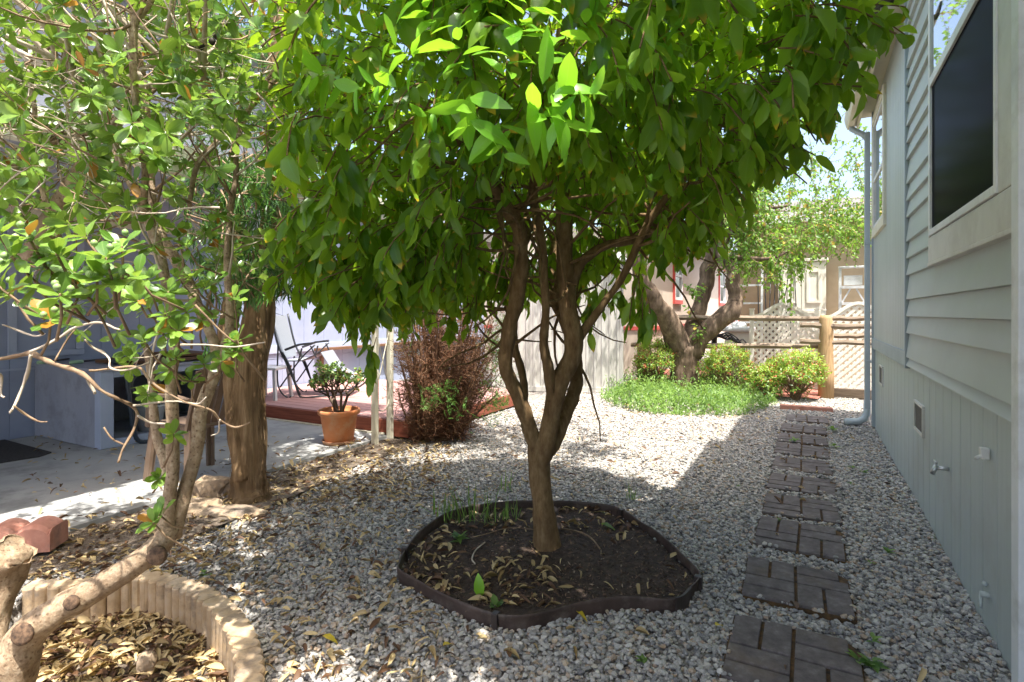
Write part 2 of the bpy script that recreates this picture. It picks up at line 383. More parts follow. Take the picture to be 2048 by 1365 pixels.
M['redrock'] = surf('red_rock', (.32, .10, .07), (.50, .20, .15), 40, .95, bs=1, bd=.02, fine=40)
M['rock'] = surf('tan_rock', (.28, .19, .11), (.44, .33, .22), 7, .9, bs=.6, bd=.01, fine=30, grime=((.16, .13, .11), 5))
M['wood'] = woodmat('brown_board', (.09, .045, .022), (.20, .10, .05), 0)
M['hose'] = surf('dark_hose', (.018, .03, .045), (.03, .045, .06), 30, .35)
M['greenh'] = plain('pale_green_grip', (.42, .62, .38))
M['alu'] = surf('aluminium', (.66, .67, .68), (.78, .79, .80), 15, .35, metal=.35)
M['fruit'] = surf('green_seed_pod', (.20, .32, .10), (.30, .42, .15), 30, .5)
M['pod'] = surf('dark_pod', (.015, .01, .008), (.03, .02, .012), 30, .7)

# gravel stones: colour varies from stone to stone
m, t, b, o = nt('gravel_stone')
lr = N_(t, 'ShaderNodeAttribute', attribute_name='lr').outputs['Fac']
c = ramp(t, lr, [(0, (.10, .095, .10)), (.12, (.19, .185, .18)), (.32, (.30, .282, .26)), (.60, (.40, .375, .335)), (.78, (.50, .47, .42)), (.86, (.42, .32, .215)), (.95, (.31, .20, .125)), (1, (.66, .63, .57))])
c = mixc(t, ramp(t, noise_(t, objco(t), 90, 4), [(.4, (0,) * 3), (.75, (.5,) * 3)]), c, (.62, .60, .56))
t.links.new(c, b.inputs['Base Color']); b.inputs['Roughness'].default_value = .85; b.inputs['Specular IOR Level'].default_value = .3
bump(t, b, noise_(t, objco(t), 160, 4), .5, .003); M['gravel'] = m
# ground sheet under the stones
m, t, b, o = nt('ground_gravel')
v = N_(t, 'ShaderNodeTexVoronoi'); v.inputs['Scale'].default_value = 42; t.links.new(objco(t), v.inputs['Vector'])
sp = N_(t, 'ShaderNodeSeparateColor'); t.links.new(v.outputs['Color'], sp.inputs[0])
c = ramp(t, sp.outputs[0], [(0, (.14, .13, .12)), (.3, (.30, .28, .26)), (.7, (.44, .41, .37)), (1, (.56, .52, .47))])
c = mixc(t, ramp(t, v.outputs['Distance'], [(.0, (0,) * 3), (.75, (.8,) * 3)]), c, (.15, .125, .10))
t.links.new(c, b.inputs['Base Color']); b.inputs['Roughness'].default_value = .9
inv = N_(t, 'ShaderNodeMath', operation='SUBTRACT'); inv.inputs[0].default_value = 1; t.links.new(v.outputs['Distance'], inv.inputs[1])
bump(t, b, inv.outputs[0], 1.0, .02); M['ground'] = m
# stepping stone: dark purplish concrete with rusty moss
m, t, b, o = nt('paver_concrete')
c = ramp(t, noise_(t, objco(t), 16, 8, .7), [(.35, (.10, .082, .076)), (.55, (.16, .134, .126)), (.72, (.26, .228, .215))])
c = mixc(t, ramp(t, noise_(t, objco(t), 3.1, 5, .65), [(.56, (0,) * 3), (.74, (.42,) * 3)]), c, (.20, .135, .06))
t.links.new(c, b.inputs['Base Color']); b.inputs['Roughness'].default_value = .9
bump(t, b, noise_(t, objco(t), 120, 6, .7), .6, .004); M['paver'] = m
M['joint'] = surf('mossy_joint', (.035, .026, .016), (.16, .085, .03), 25, .95, bs=.8, bd=.006, fine=80)
# window glass that mirrors the trees, and insect screen
m, t, b, o = nt('window_glass'); b.inputs['Base Color'].default_value = (.02, .025, .03, 1); b.inputs['Roughness'].default_value = .03
b.inputs['Specular IOR Level'].default_value = 1.0; b.inputs['Coat Weight'].default_value = 1.0; b.inputs['Coat IOR'].default_value = 2.2; b.inputs['Coat Roughness'].default_value = .02; M['glass'] = m
m, t, b, o = nt('insect_screen'); b.inputs['Base Color'].default_value = (.012, .013, .02, 1); b.inputs['Roughness'].default_value = .5; b.inputs['Specular IOR Level'].default_value = 0; b.inputs['Coat Weight'].default_value = .10; b.inputs['Coat Roughness'].default_value = .12
bump(t, b, noise_(t, objco(t, 1, 1, 6), 4, 3), .25, .01); M['screen'] = m
# ------------------------------------------------------------------ outlines on the ground
EDGE_PX = [(66, 1168), (180, 1163), (300, 1150), (395, 1172), (452, 1205), (492, 1250), (514, 1300), (520, 1352), (505, 1430)]
edge = [G(x, y, .03) for x, y in EDGE_PX]
_e = cat([(p.x, p.y, .03, 0) for p in edge], 12)
edge_f = [Vector(a[:3]) for a in _e]
bed_poly = [(p.x, p.y) for p in edge_f] + [(-1.9, .75), (-2.6, .75), (-3.05, 1.05)]
RING_PX = [(1000, 1226), (940, 1208), (860, 1170), (803, 1137), (800, 1120), (818, 1085), (850, 1052), (905, 1022), (985, 1004), (1080, 999), (1170, 1003), (1235, 1016), (1290, 1045), (1340, 1085), (1385, 1128), (1395, 1148), (1375, 1172), (1345, 1192), (1260, 1190), (1180, 1200), (1100, 1216), (1045, 1226)]
# top rim of the edging stands 7-8 cm over the gravel
ring_top = [G(x, y, .075) for x, y in RING_PX]
_r = cat([(p.x, p.y, p.z, 0) for p in ring_top] + [(ring_top[0].x, ring_top[0].y, .075, 0)], 8)
ring_f = [Vector(a[:3]) for a in _r][:-1]
ring_poly = [(p.x, p.y) for p in ring_f]
def inpoly(poly, X, Y):
    X = np.asarray(X, float); Y = np.asarray(Y, float); c = np.zeros(X.shape, bool); n = len(poly)
    for i in range(n):
        x1, y1 = poly[i]; x2, y2 = poly[i - 1]
        if y1 == y2: continue
        c ^= ((y1 > Y) != (y2 > Y)) & (X < (x2 - x1) * (Y - y1) / (y2 - y1) + x1)
    return c
SX0 = -3.82                       # slab edge
STONES = [(2.53, 0, 0), (3.176, -.003, .02), (3.81, .0, -.01), (4.355, .005, .015), (4.92, 0, -.02), (5.50, -.01, .01), (6.08, -.015, 0), (6.62, -.02, .02), (7.18, -.01, -.01), (7.86, .02, .02)]
HX = .63                          # face of the pale house

def gz(x, y):
    """height of the ground"""
    z = np.zeros(np.shape(x)) + .012 * np.sin(x * 2.1 + 1) * np.sin(y * 1.7)
    z = np.where(inpoly(bed_poly, x, y), -.14, z)
    return z
xs = np.concatenate([np.array([-400, -120, -50, -25, -14, -9, -6, -4.2]), np.arange(-4, -.9, .045), np.arange(-.9, 1.0, .15), np.array([1.5, 3, 6, 12, 25, 60, 150, 400])])
ys = np.concatenate([np.array([-400, -100, -30, -10, -4, -1.5, -.5]), np.arange(0, 3.2, .045), np.arange(3.3, 10, .25), np.array([11, 13, 17, 25, 40, 80, 180, 500])])
XX, YY = np.meshgrid(xs, ys, indexing='ij'); ZZ = gz(XX, YY)
V = np.stack([XX, YY, ZZ], -1).reshape(-1, 3); nx, ny = len(xs), len(ys)
ii = (np.arange(nx - 1)[:, None] * ny + np.arange(ny - 1)[None]).ravel()
Q = np.stack([ii, ii + ny, ii + ny + 1, ii + 1], 1)
tag(link('ground', np_mesh('ground', V, np.zeros((0, 3), int), Q, smooth=True), None, [M['ground']]), kind='structure')

def sheet(name, poly, z, mat, kind='structure', thick=0.0):
    mb = MB()
    if thick: mb.prism(poly, z - thick, z)
    else: mb.add([(x, y, z) for x, y in poly], [tuple(range(len(poly)))])
    return fixn(tag(mb.build(name, mat), kind=kind)) if thick else tag(mb.build(name, mat), kind=kind)
# patio slab, its pale far lip, dark bed by the wall
rs = random.Random(5)
pl = [(-7.0, -3.0), (SX0, -3.0)] + [(SX0 + .012 * math.sin(k * 1.7), -3 + k * .35) for k in range(1, 22)] + [(SX0, 4.40), (-7.0, 4.40)]
sheet('patio_slab', pl, .045, M['conc'], thick=.12)
sheet('dark_soil_bed', [(-7.0, .8), (-6.15, .8), (-5.92, 2.3), (-6.0, 2.42), (-7.0, 2.44)], .055, M['mat'], thick=.02)
# brown litter soil between slab and gravel
sheet('soil_strip', [(-3.81, 1.02), (-3.4, 1.2), (-3.2, 1.5), (-3.12, 2.0), (-3.2, 2.8), (-3.36, 3.5), (-3.33, 4.3), (-3.5, 5.0), (-3.57, 5.2), (-3.57, 4.43), (-3.81, 4.38)], .022, M['bsoil'])
mb = MB()
def grid_fill(mb, poly, step, zf):
    xs_ = [p[0] for p in poly]; ys_ = [p[1] for p in poly]
    ax = np.arange(min(xs_), max(xs_) + step, step); ay = np.arange(min(ys_), max(ys_) + step, step)
    A, B = np.meshgrid(ax, ay, indexing='ij'); inside = inpoly(poly, A, B); idx = {}
    vs = []; fs = []
    for i in range(len(ax) - 1):
        for j in range(len(ay) - 1):
            if inside[i, j] or inside[i + 1, j] or inside[i, j + 1] or inside[i + 1, j + 1]:
                q = []
                for a, b_ in ((i, j), (i + 1, j), (i + 1, j + 1), (i, j + 1)):
                    if (a, b_) not in idx: idx[(a, b_)] = len(vs); vs.append((ax[a], ay[b_], zf(ax[a], ay[b_])))
                    q.append(idx[(a, b_)])
                fs.append(q)
    mb.add(vs, fs, 0, True)
TB = G(1092, 1106)       # foot of the citrus trunk
def mulch_z(x, y):
    d = math.hypot(x - TB.x, y - TB.y)
    return .022 + .030 * math.exp(-(d / .22) ** 2) + .012 * noise.noise(Vector((x * 9, y * 9, 0))) + .006 * noise.noise(Vector((x * 40, y * 40, 1)))
inner_ring = [(TB.x + (x - TB.x) * .965, TB.y + (y - TB.y) * .965) for x, y in ring_poly]
grid_fill(mb, inner_ring, .018, mulch_z); tag(mb.build('mulch_soil', M['soil']), kind='structure')
mb = MB(); grid_fill(mb, [(-2.95, 1.1)] + [(p.x - .03, p.y - .03) for p in edge_f[::4]] + [(-1.9, .8), (-2.6, .8)], .03, lambda x, y: -.125 + .02 * noise.noise(Vector((x * 6, y * 6, 3)))); tag(mb.build('planter_soil', M['bsoil']), kind='structure')
# red rock patch far behind
sheet('red_rock_ground', [(-3.0, 9.4), (.1, 9.4), (.6, 12.8), (-3.0, 12.8)], .03, M['redrock'])

# ------------------------------------------------------------------ stepping stones
def stone_mesh():
    s = .455; h = s / 2; g = .013; mb = MB()
    out = [(-h, -h), (h, -h), (h, h - .05), (h - .05, h), (-h, h)]
    mb.prism(out, -.05, .010, 1)
    def brick(x0, y0, x1, y1, r=None):
        mb.mm((x0 + g / 2, y0 + g / 2, -.04), (x1 - g / 2, y1 - g / 2, .022 + (hash((round(x0, 2), round(y0, 2))) % 5) * .0006), 0, bev=.005)
    q = h
    brick(-h, 0, -h / 2, h); brick(-h / 2, 0, 0, h)                 # far left: two upright
    brick(-h, -h, 0, -h / 2); brick(-h, -h / 2, 0, 0)               # near left: two lying
    brick(0, 0, h, h / 2); brick(0, h / 2, h - .035, h)             # far right: two lying
    brick(0, -h, h / 2, 0); brick(h / 2, -h, h, 0)                  # near right: two upright
    o = mb.build('stepping_stone', [M['paver'], M['joint']]); return o
LAB = ['dark brick-patterned stepping stone nearest the camera, cut by the bottom edge',
       'dark brick-patterned stepping stone second from the camera, right of the planting ring',
       'dark brick-patterned stepping stone third from the camera, with a small weed at its far edge',
       'dark brick-patterned stepping stone fourth from the camera', 'rusty mossed stepping stone fifth from the camera',
       'brick-patterned stepping stone sixth from the camera', 'brick-patterned stepping stone seventh from the camera',
       'brick-patterned stepping stone eighth from the camera', 'brick-patterned stepping stone ninth from the camera',
       'farthest shaded brick-patterned stepping stone, tenth from the camera']
st0 = None
for i, (yf, dx, rz) in enumerate(STONES):
    if st0 is None: o = st0 = stone_mesh()
    else: o = st0.copy(); COL.objects.link(o)
    o.location = (-.285 + .2275 + dx, yf - .2275, .001); o.rotation_euler = (random.Random(i).uniform(-.022, .022), random.Random(i + 9).uniform(-.022, .022), rz * 1.5)
    tag(o, LAB[i], 'stepping stone', 'stepping stones beside the house')
mb = MB(); mb.box((-.05, 8.30, .03), (.62, .10, .09), rz=.03, bev=.012)
tag(mb.build('path_edging_brick', M['redblock']), 'low brick edging lying across the far end of the stepping stone path', 'edging')

# ------------------------------------------------------------------ pale house on the right
Y0, YC, YE = 2.44, 4.99, 7.47     # near trim, corner between lap siding and panels, far end
house = empty('pale_house', (HX, YE, 0), 'pale grey-green house with lap siding along the right side of the path', 'house')
mb = MB(); mb.mm((HX + .03, -5, 0), (HX + 6, YE - .02, 3.60)); mb.mm((HX + .031, -5, 3.59), (HX + 5.9, YC - .02, 3.95)); mb.build('wall', M['lite'], house)
# lap boards: bottoms stand proud
zs = [.915, .978]; pat = [.176, .122, .124]
k = 0
while zs[-1] < 3.85: zs.append(zs[-1] + pat[k % 3]); k += 1
mb = MB(); prof = []
for a, b_ in zip(zs[:-1], zs[1:]): 
    prof += [(HX + .012, 0, a), (HX - .012, 0, a + .0015), (HX - .012, 0, a + .006), (HX + .008, 0, b_ - .001)]
wz0, wz1 = 1.74, 3.40; wy0, wy1 = 2.62, 3.93
def cliplap(y0, y1, zlo=None, zhi=None):
    if zlo is None and zhi is None: mb.strip(prof, (0, y0, 0), (0, y1, 0)); return
    p = [q for q in prof if (zhi is None or q[2] <= zhi + .001) and (zlo is None or q[2] >= zlo - .001)]
    mb.strip(p, (0, y0, 0), (0, y1, 0))
cliplap(Y0 - 7, YC - .05); mb.build('lap_siding', M['lite'], house)
# panels of the far section with fine grooves, band above the skirting
mb = MB(); y = YC
while y < YE - .02:
    y1 = min(y + .101, YE - .001); mb.mm((HX - .004, y + .006, .99), (HX + .04, y1, 3.57)); y = y1
mb.mm((HX + .001, YC, .99), (HX + .035, YE - .003, 3.57)); mb.build('panel_siding', M['lite'], house)
mb = MB(); mb.mm((HX - .016, YC, .905), (HX + .04, YE - .02, 1.02), bev=.004); mb.mm((HX - .02, YC - .05, .895), (HX + .05, YC - .003, 3.93), bev=.004); mb.mm((HX - .018, YE - .05, .02), (HX + .05, YE + .02, 3.57)); mb.build('corner_trim', M['btrim'], house)
mb = MB(); y = -5; i = 0
while y < YE - .06:
    y1 = min(y + .2, YE - .06); mb.mm((HX + .012, y + .005, -.1), (HX + .06, y1 - .001, .91)); y = y1
mb.mm((HX + .018, -5, -.1), (HX + .055, YE - .05, .905)); mb.build('skirting', M['skirt'], house)
mb = MB(); mb.mm((HX - .035, Y0 - .075, -.05), (HX + .02, Y0, 3.9), bev=.004); mb.build('near_trim', M['white'], house)
# big window: outer casing, sashes
wf = MB(); cx = HX - .028
wf.mm((cx, wy0 - .16, wz0 - .15), (HX + .02, wy1 + .05, wz0 - .005), bev=.006)        # sill board
wf.mm((cx - .004, wy0 - .17, wz0 - .168), (HX + .02, wy1 + .05, wz0 - .149), bev=.004)
wf.mm((cx, wy0 - .16, wz0 - .003), (HX + .02, wy0, wz1 + .12), bev=.006); wf.mm((cx, wy1 + .003, wz0 - .003), (HX + .02, wy1 + .052, wz1 + .12), bev=.004)
wf.mm((cx, wy0 + .002, wz1), (HX + .02, wy1, wz1 + .12), bev=.006)
w1 = wf.build('window', M['trim'], house); w1['label'] = 'large window with dark insect screen over its lower half'
mb = MB(); fx = HX - .034
for (a, b_, c_, d_) in ((wy0 + .004, wz0, wy0 + .034, wz1), (wy1 - .034, wz0, wy1 - .002, wz1), (wy0 + .035, wz0, wy1 - .035, wz0 + .035), (wy0 + .035, 2.585, wy1 - .035, 2.635), (wy0 + .035, wz1 - .035, wy1 - .035, wz1)):
    mb.mm((fx, a, b_), (HX + .01, c_, d_), bev=.003)
mb.build('sash_frame', M['white'], w1)
mb = MB(); mb.mm((HX - .022, wy0 + .033, wz0 + .034), (HX - .017, wy1 - .033, 2.59)); mb.build('insect_screen', M['screen'], w1)
mb = MB(); mb.mm((HX - .024, wy0 + .033, 2.634), (HX - .018, wy1 - .033, wz1 - .034)); mb.build('pane', M['glass'], w1)
# second window on the far section
mb = MB(); a0, a1, b0, b1 = 6.30, 7.23, 2.22, 3.36
for q in (((a0 - .09, b0 - .09), (a1 + .09, b0 - .002)), ((a0 - .09, b1 + .002), (a1 + .09, b1 + .09)), ((a0 - .09, b0), (a0, b1)), ((a1, b0), (a1 + .09, b1))):
    mb.mm((HX - .03, q[0][0], q[0][1]), (HX + .01, q[1][0], q[1][1]), bev=.004)
w2 = mb.build('window', M['cream'], house); w2['label'] = 'narrow-looking far window with cream casing under the eave'
mb = MB()
for q in (((a0 + .003, b0 + .003), (a0 + .035, b1 - .003)), ((a1 - .035, b0 + .003), (a1 - .003, b1 - .003)), ((a0 + .036, b0 + .003), (a1 - .036, b0 + .035)), ((a0 + .036, 2.72), (a1 - .036, 2.76)), ((a0 + .036, b1 - .035), (a1 - .036, b1 - .003))):
    mb.mm((HX - .022, q[0][0], q[0][1]), (HX + .008, q[1][0], q[1][1]))
mb.build('sash_frame', M['white'], w2)
mb = MB(); mb.mm((HX - .012, a0 + .034, b0 + .034), (HX - .006, a1 - .034, b1 - .034)); mb.build('pane', M['glass'], w2)
# vents, tap, conduit cap, patch
def vent(y, z, w, h):
    mb = MB(); t_ = .018
    for q in (((y - w / 2, z - h / 2), (y + w / 2, z - h / 2 + t_)), ((y - w / 2, z + h / 2 - t_), (y + w / 2, z + h / 2)), ((y - w / 2, z - h / 2 + t_ + .001), (y - w / 2 + t_, z + h / 2 - t_ - .001)), ((y + w / 2 - t_, z - h / 2 + t_ + .001), (y + w / 2, z + h / 2 - t_ - .001))):
        mb.mm((HX - .002, q[0][0], q[0][1]), (HX + .02, q[1][0], q[1][1]))
    o = mb.build('skirting_vent', M['trim'], house)
    m2 = MB(); m2.mm((HX + .006, y - w / 2 + t_, z - h / 2 + t_), (HX + .013, y + w / 2 - t_, z + h / 2 - t_)); m2.build('vent_mesh', M['vent'], o)
def wallpt(px, py):
    d = (px - 1024) / F; t = HX / (d * CA - SA); w = W(px, py, t); return w.y, w.z
y, z = wallpt(1836, 836); vent(y, z, .34, .20)
y, z = wallpt(1761, 751); vent(y, z, .30, .20)
y, z = wallpt(1892, 938); mb = MB()
mb.tube([(HX + .02, y, z), (HX - .045, y, z)], .011, 10); mb.tube([(HX - .04, y, z + .012), (HX - .06, y, z - .035)], .012, 10); mb.tube([(HX - .045, y - .03, z + .032), (HX - .045, y + .03, z + .032)], .006, 8); mb.tube([(HX - .045, y, z), (HX - .045, y, z + .03)], .005, 8)
mb.build('garden_tap', M['metal'], house)
y, z = wallpt(1971, 907); mb = MB(); mb.box((HX - .004, y, z), (.03, .035, .045), bev=.004); mb.tube([(HX - .01, y, z - .01), (HX - .035, y - .02, z - .02)], .008, 8); mb.build('cable_cap', M['trim'], house)
y, z = wallpt(1971, 1190); mb = MB(); mb.tube([(HX + .02, y, z), (HX - .018, y, z)], .012, 10); mb.tube([(HX - .015, y, z), (HX - .02, y - .02, z - .05)], .006, 8); mb.tube([(HX - .002, y + .015, z + .03), (HX + .004, y + .015, z + .045)], .01, 8); mb.build('pipe_stub', M['skirt'], house)
# roof, soffit, gutter
EX = .40
mb = MB(); mb.mm((EX + .10, YC - .02, 3.575), (HX + .5, YE + .16, 3.60)); mb.mm((.42, -5, 3.955), (HX + .5, YC, 3.98)); mb.build('soffit', M['soffit'], house)
mb = MB(); mb.add([(EX - .01, YC, 3.66), (EX - .01, YE + .22, 3.66), (HX + 2.9, YE + .22, 4.35), (HX + 2.9, YC, 4.35)], [(0, 1, 2, 3)])
mb.add([(EX, YC, 3.64), (EX, YE + .22, 3.64), (HX + 2.9, YE + .22, 4.33), (HX + 2.9, YC, 4.33)], [(3, 2, 1, 0)]); mb.add([(EX, YE + .22, 3.64), (EX, YE + .22, 3.66), (HX + 2.9, YE + .22, 4.35), (HX + 2.9, YE + .22, 4.33)], [(0, 1, 2, 3)])
mb.add([(HX + 2.9, YC, 4.35), (HX + 2.9, YE + .22, 4.35), (HX + 6, YE + .22, 3.6), (HX + 6, YC, 3.6)], [(0, 1, 2, 3)])
mb.prism([(.36, -5.2), (.36, YC + .12), (HX + 6, YC + .12), (HX + 6, -5.2)], 3.99, 4.05); mb.build('roof', M['roof'], house)
mb = MB(); mb.mm((EX + .075, YC + .1, 3.47), (EX + .10, YE + .17, 3.65)); mb.mm((.385, -5, 3.86), (.42, YC + .05, 3.985))
g0 = EX + .074; gp = [(g0, 0, 3.63), (g0, 0, 3.50), (g0 - .03, 0, 3.47), (g0 - .085, 0, 3.47), (g0 - .10, 0, 3.50), (g0 - .115, 0, 3.56), (g0 - .12, 0, 3.60), (g0 - .105, 0, 3.60), (g0 - .095, 0, 3.52), (g0 - .015, 0, 3.49), (g0 - .01, 0, 3.63)]
mb.strip(gp, (0, YC + .1, 0), (0, YE + .2, 0)); mb.add([(p[0], YE + .2, p[2]) for p in gp[:7]], [tuple(range(7))])
mb.build('gutter', M['cream'], house)
mb = MB(); dx, dy = HX - .055, YE + .05
mb.box((dx, dy, 1.79), (.055, .075, 3.16), bev=.008)
mb.tube([(g0 - .05, dy + .05, 3.50), (g0 - .05, dy + .05, 3.45), (dx - .04, dy + .02, 3.36), (dx, dy, 3.30)], .032, 10)
mb.tube([(dx, dy, .30), (dx - .003, dy, .16), (dx - .03, dy - .01, .09), (dx - .09, dy - .03, .055), (dx - .22, dy - .08, .05)], [.036, .038, .04, .04, .04], 12)
for z in (.75, 2.1, 3.0): mb.box((dx + .01, dy, z), (.075, .085, .03), bev=.003)
mb.build('downspout', M['spout'], house)

# ------------------------------------------------------------------ lavender neighbour on the left with patio cover
LX = -7.02
nb = empty('lavender_house', (LX, 3, 0), 'lavender grey neighbour house with grooved wall and patio cover on the left', 'house')
mb = MB(); y = -4.0
while y < 16:
    y1 = y + .405
    mb.mm((LX - .06, y + .006, .62), (LX, y1 - .001, 3.1)); mb.mm((LX - .061, y + .006, .0), (LX - .002, y1 - .001, .61)); y = y1
mb.mm((LX - 4, -4, 0), (LX - .008, 16.2, 3.1)); mb.build('wall', M['lwall'], nb)
mb = MB(); mb.mm((LX + .0005, 4.6, .70), (LX + .022, 16, .82), bev=.003); mb.mm((LX + .0005, -4, .725), (LX + .012, 4.55, .745)); mb.mm((LX - .05, -4, 3.1), (LX + .05, 16, 3.3)); mb.build('trim_board', M['lwall2'], nb)
mb = MB()
def lw(px, py):
    d = (px - 1024) / F; t = LX / (d * CA - SA); w = W(px, py, t); return w.y, w.z
ya, za = lw(14, 705); yb, _ = lw(166, 699); zb = 2.9
for q in (((ya, za - .06), (yb, za)), ((ya, zb + .002), (yb, zb + .06)), ((ya, za + .001), (ya + .07, zb)), ((yb - .07, za + .001), (yb, zb))):
    mb.mm((LX + .001, q[0][0], q[0][1]), (LX + .03, q[1][0], q[1][1]), bev=.004)
pf = mb.build('window', M['lwall2'], nb); pf['label'] = 'framed window covered by a flat grey panel'
mb = MB(); mb.mm((LX + .001, ya + .071, za + .002), (LX + .01, yb - .071, zb)); mb.build('cover_panel', M['lwall'], pf)
mb = MB(); z = 3.31
while z < 5.0: mb.box((LX - .02, .75, z + .085), (.03, 9.5, .178), ry=.10); z += .17
mb.mm((LX - 3, -4, 3.3), (LX - .06, 5.5, 5.0)); mb.build('gable_siding', M['gable'], nb)
mb = MB(); mb.add([(LX + .35, 5.5, 3.05), (LX + .35, 16, 3.05), (LX - 2, 16, 3.9), (LX - 2, 5.5, 3.9)], [(0, 1, 2, 3)]); mb.mm((LX + .30, 5.5, 2.98), (LX + .36, 16, 3.16)); mb.mm((LX - 3, -4, 5.0), (LX + .4, 5.6, 5.1)); mb.build('roof', M['roof'], nb)
# patio cover: ribbed pan roof on posts
pc = empty('patio_cover', (-3.8, 4.2, 0), 'flat patio cover on slim cream posts between deck and gravel', 'patio cover')
mb = MB(); y = -2.5
while y < 4.5:
    mb.mm((LX + .07, y, 2.36), (-3.78, y + .295, 2.375)); mb.mm((LX + .07, y + .29, 2.36), (-3.78, y + .305, 2.41)); y += .30
mb.build('roof_pan', M['cab'], pc)
mb = MB(); mb.mm((-3.86, -2.5, 2.25), (-3.78, 4.55, 2.358)); mb.mm((-3.777, -2.5, 2.32), (-3.74, 4.55, 2.44)); mb.mm((LX + .02, -2.5, 2.28), (LX + .07, 4.55, 2.42)); mb.build('beam', M['cream'], pc)
for px, py, t_ in ((750, 893, 5.41), (780, 880, 5.70)):
    p = G(px, py); mb = MB(); mb.mm((p.x - .026, p.y - .026, .0), (p.x + .026, p.y + .026, 2.25), bev=.004); mb.build('post', M['cream'], pc)
p1, p2 = G(750, 893), G(780, 880); mb = MB(); mid = (p1 + p2) / 2
for z0, s in ((1.15, 1), (.42, -1), (1.9, 1)):
    pts = []
    for k in range(15):
        a = math.pi * k / 14; pts.append(p1.lerp(p2, .5 - .42 * math.cos(a)) + Vector((0, 0, z0 + s * .10 * math.sin(a))))
    mb.tube(pts, .006, 6)
for k in range(2):
    pts = [p1.lerp(p2, .1 + .8 * u) + Vector((0, 0, .55 + (.55 * u if k else .55 * (1 - u)))) for u in (0, .25, .5, .75, 1)]; mb.tube(pts, .005, 6)
mb.build('scroll_iron', M['cream'], pc)
mb = MB(); mb.box((-3.82, .2, 1.1), (.05, .05, 2.3)); mb.build('post', M['cream'], pc)

# ------------------------------------------------------------------ red deck
dk = empty('red_deck', (-4.2, 4.5, 0), 'low red wooden deck behind the orange plant pot', 'deck')
mb = MB(); y = 4.50
while y < 7.0:
    mb.mm((LX + .03, y, .165), (-3.62, y + .136, .195), bev=.003); y += .145
mb.build('deck_board', M['deck'], dk)
mb = MB(); mb.mm((LX + .03, 4.462, .03), (-3.60, 4.495, .185)); mb.mm((-3.618, 4.497, .03), (-3.585, 7.1, .188)); mb.build('fascia', M['deckface'], dk)
mb = MB(); mb.mm((LX + .02, 4.405, .0), (-3.9, 4.455, .055)); mb.build('pale_strip', M['cream'], dk)
# shelf rail along the wall with pots
mb = MB(); mb.mm((LX + .03, 6.3, .70), (LX + .17, 11.2, .74)); 
for y in (6.4, 8.0, 9.6, 11.0): mb.mm((LX + .04, y, .195), (LX + .09, y + .05, .70))
tag(mb.build('wall_shelf', M['wood']), 'narrow brown shelf running along the bright lavender wall', 'shelf')

# ------------------------------------------------------------------ white corrugated shed
A = W(985, 781, 9.35); B = W(1243, 786, 9.06); A.z = B.z = 0
u = (B - A).normalized(); n_ = Vector((u.y, -u.x, 0)); n_ = -n_ if n_.dot(Vector((0, 1, 0))) < 0 else n_
shd = empty('storage_shed', (B.x, B.y, 0), 'white ribbed metal storage shed behind the citrus tree', 'shed')
def corr(a, d, length, zlo, zhi, out):
    pr = []; x = 0
    while x < length:
        for q, h in ((0, 0), (.055, 0), (.068, .018), (.10, .018), (.113, 0)):
            if x + q <= length: pr.append((x + q, h))
        x += .125
    pts = [a + d * x_ + out * h for x_, h in pr]; m_ = MB(); m_.strip([(p.x, p.y, zlo) for p in pts], (0, 0, 0), (0, 0, zhi - zlo)); return m_
Ls = (B - A).length; m1 = corr(A, u, Ls, .0, 2.15, -n_); m2 = corr(B, n_, 2.2, .0, 2.15, u); m1.add(m2.v, m2.f)
m1.build('wall', M['shed'], shd)
mb = MB(); C_ = B + n_ * 2.2; D_ = A + n_ * 2.2
for a, b_ in ((A, B), (B, C_)): mb.bar(a + Vector((0, 0, .04)), b_ + Vector((0, 0, .04)), .06, .08)
mb.bar(B + Vector((0, 0, 0)), B + Vector((0, 0, 2.15)), .05, .05); mb.build('corner_trim', M['shed'], shd)
mb = MB(); ro = [A - n_ * .1, B - n_ * .1 + u * .1, C_ + u * .1, D_]; md = [(A + D_) / 2, (B + C_) / 2 + u * .1]
mb.add([(p.x, p.y, 2.16) for p in ro] + [(p.x, p.y, 2.42) for p in md], [(0, 1, 5, 4), (4, 5, 2, 3), (1, 2, 5)]); mb.build('roof', M['shed'], shd)

# ------------------------------------------------------------------ beige house (long wall) and tan house across the end
BX = -3.0
bh = empty('beige_house', (BX, 14, 0), 'beige house with red trimmed windows behind the fork of the second tree', 'house')
mb = MB(); mb.mm((BX - 5, 11.6, 1.02), (BX, 34, 3.2)); mb.mm((BX - 5, 11.61, 0), (BX - .02, 33.9, .94)); mb.build('wall', M['beige'], bh)
mb = MB(); mb.mm((BX - 5, 11.59, .941), (BX + .03, 34, 1.019)); mb.mm((BX + .01, 11.58, 3.12), (BX + .35, 34, 3.26)); mb.build('red_trim', M['red'], bh)
mb = MB(); mb.add([(BX + .4, 11.4, 3.22), (BX + .4, 34, 3.22), (BX - 2.5, 34, 4.2), (BX - 2.5, 11.4, 4.2)], [(0, 1, 2, 3)]); mb.mm((BX - .0, 11.4, 3.10), (BX + .4, 34, 3.119)); mb.build('roof', M['roof'], bh)
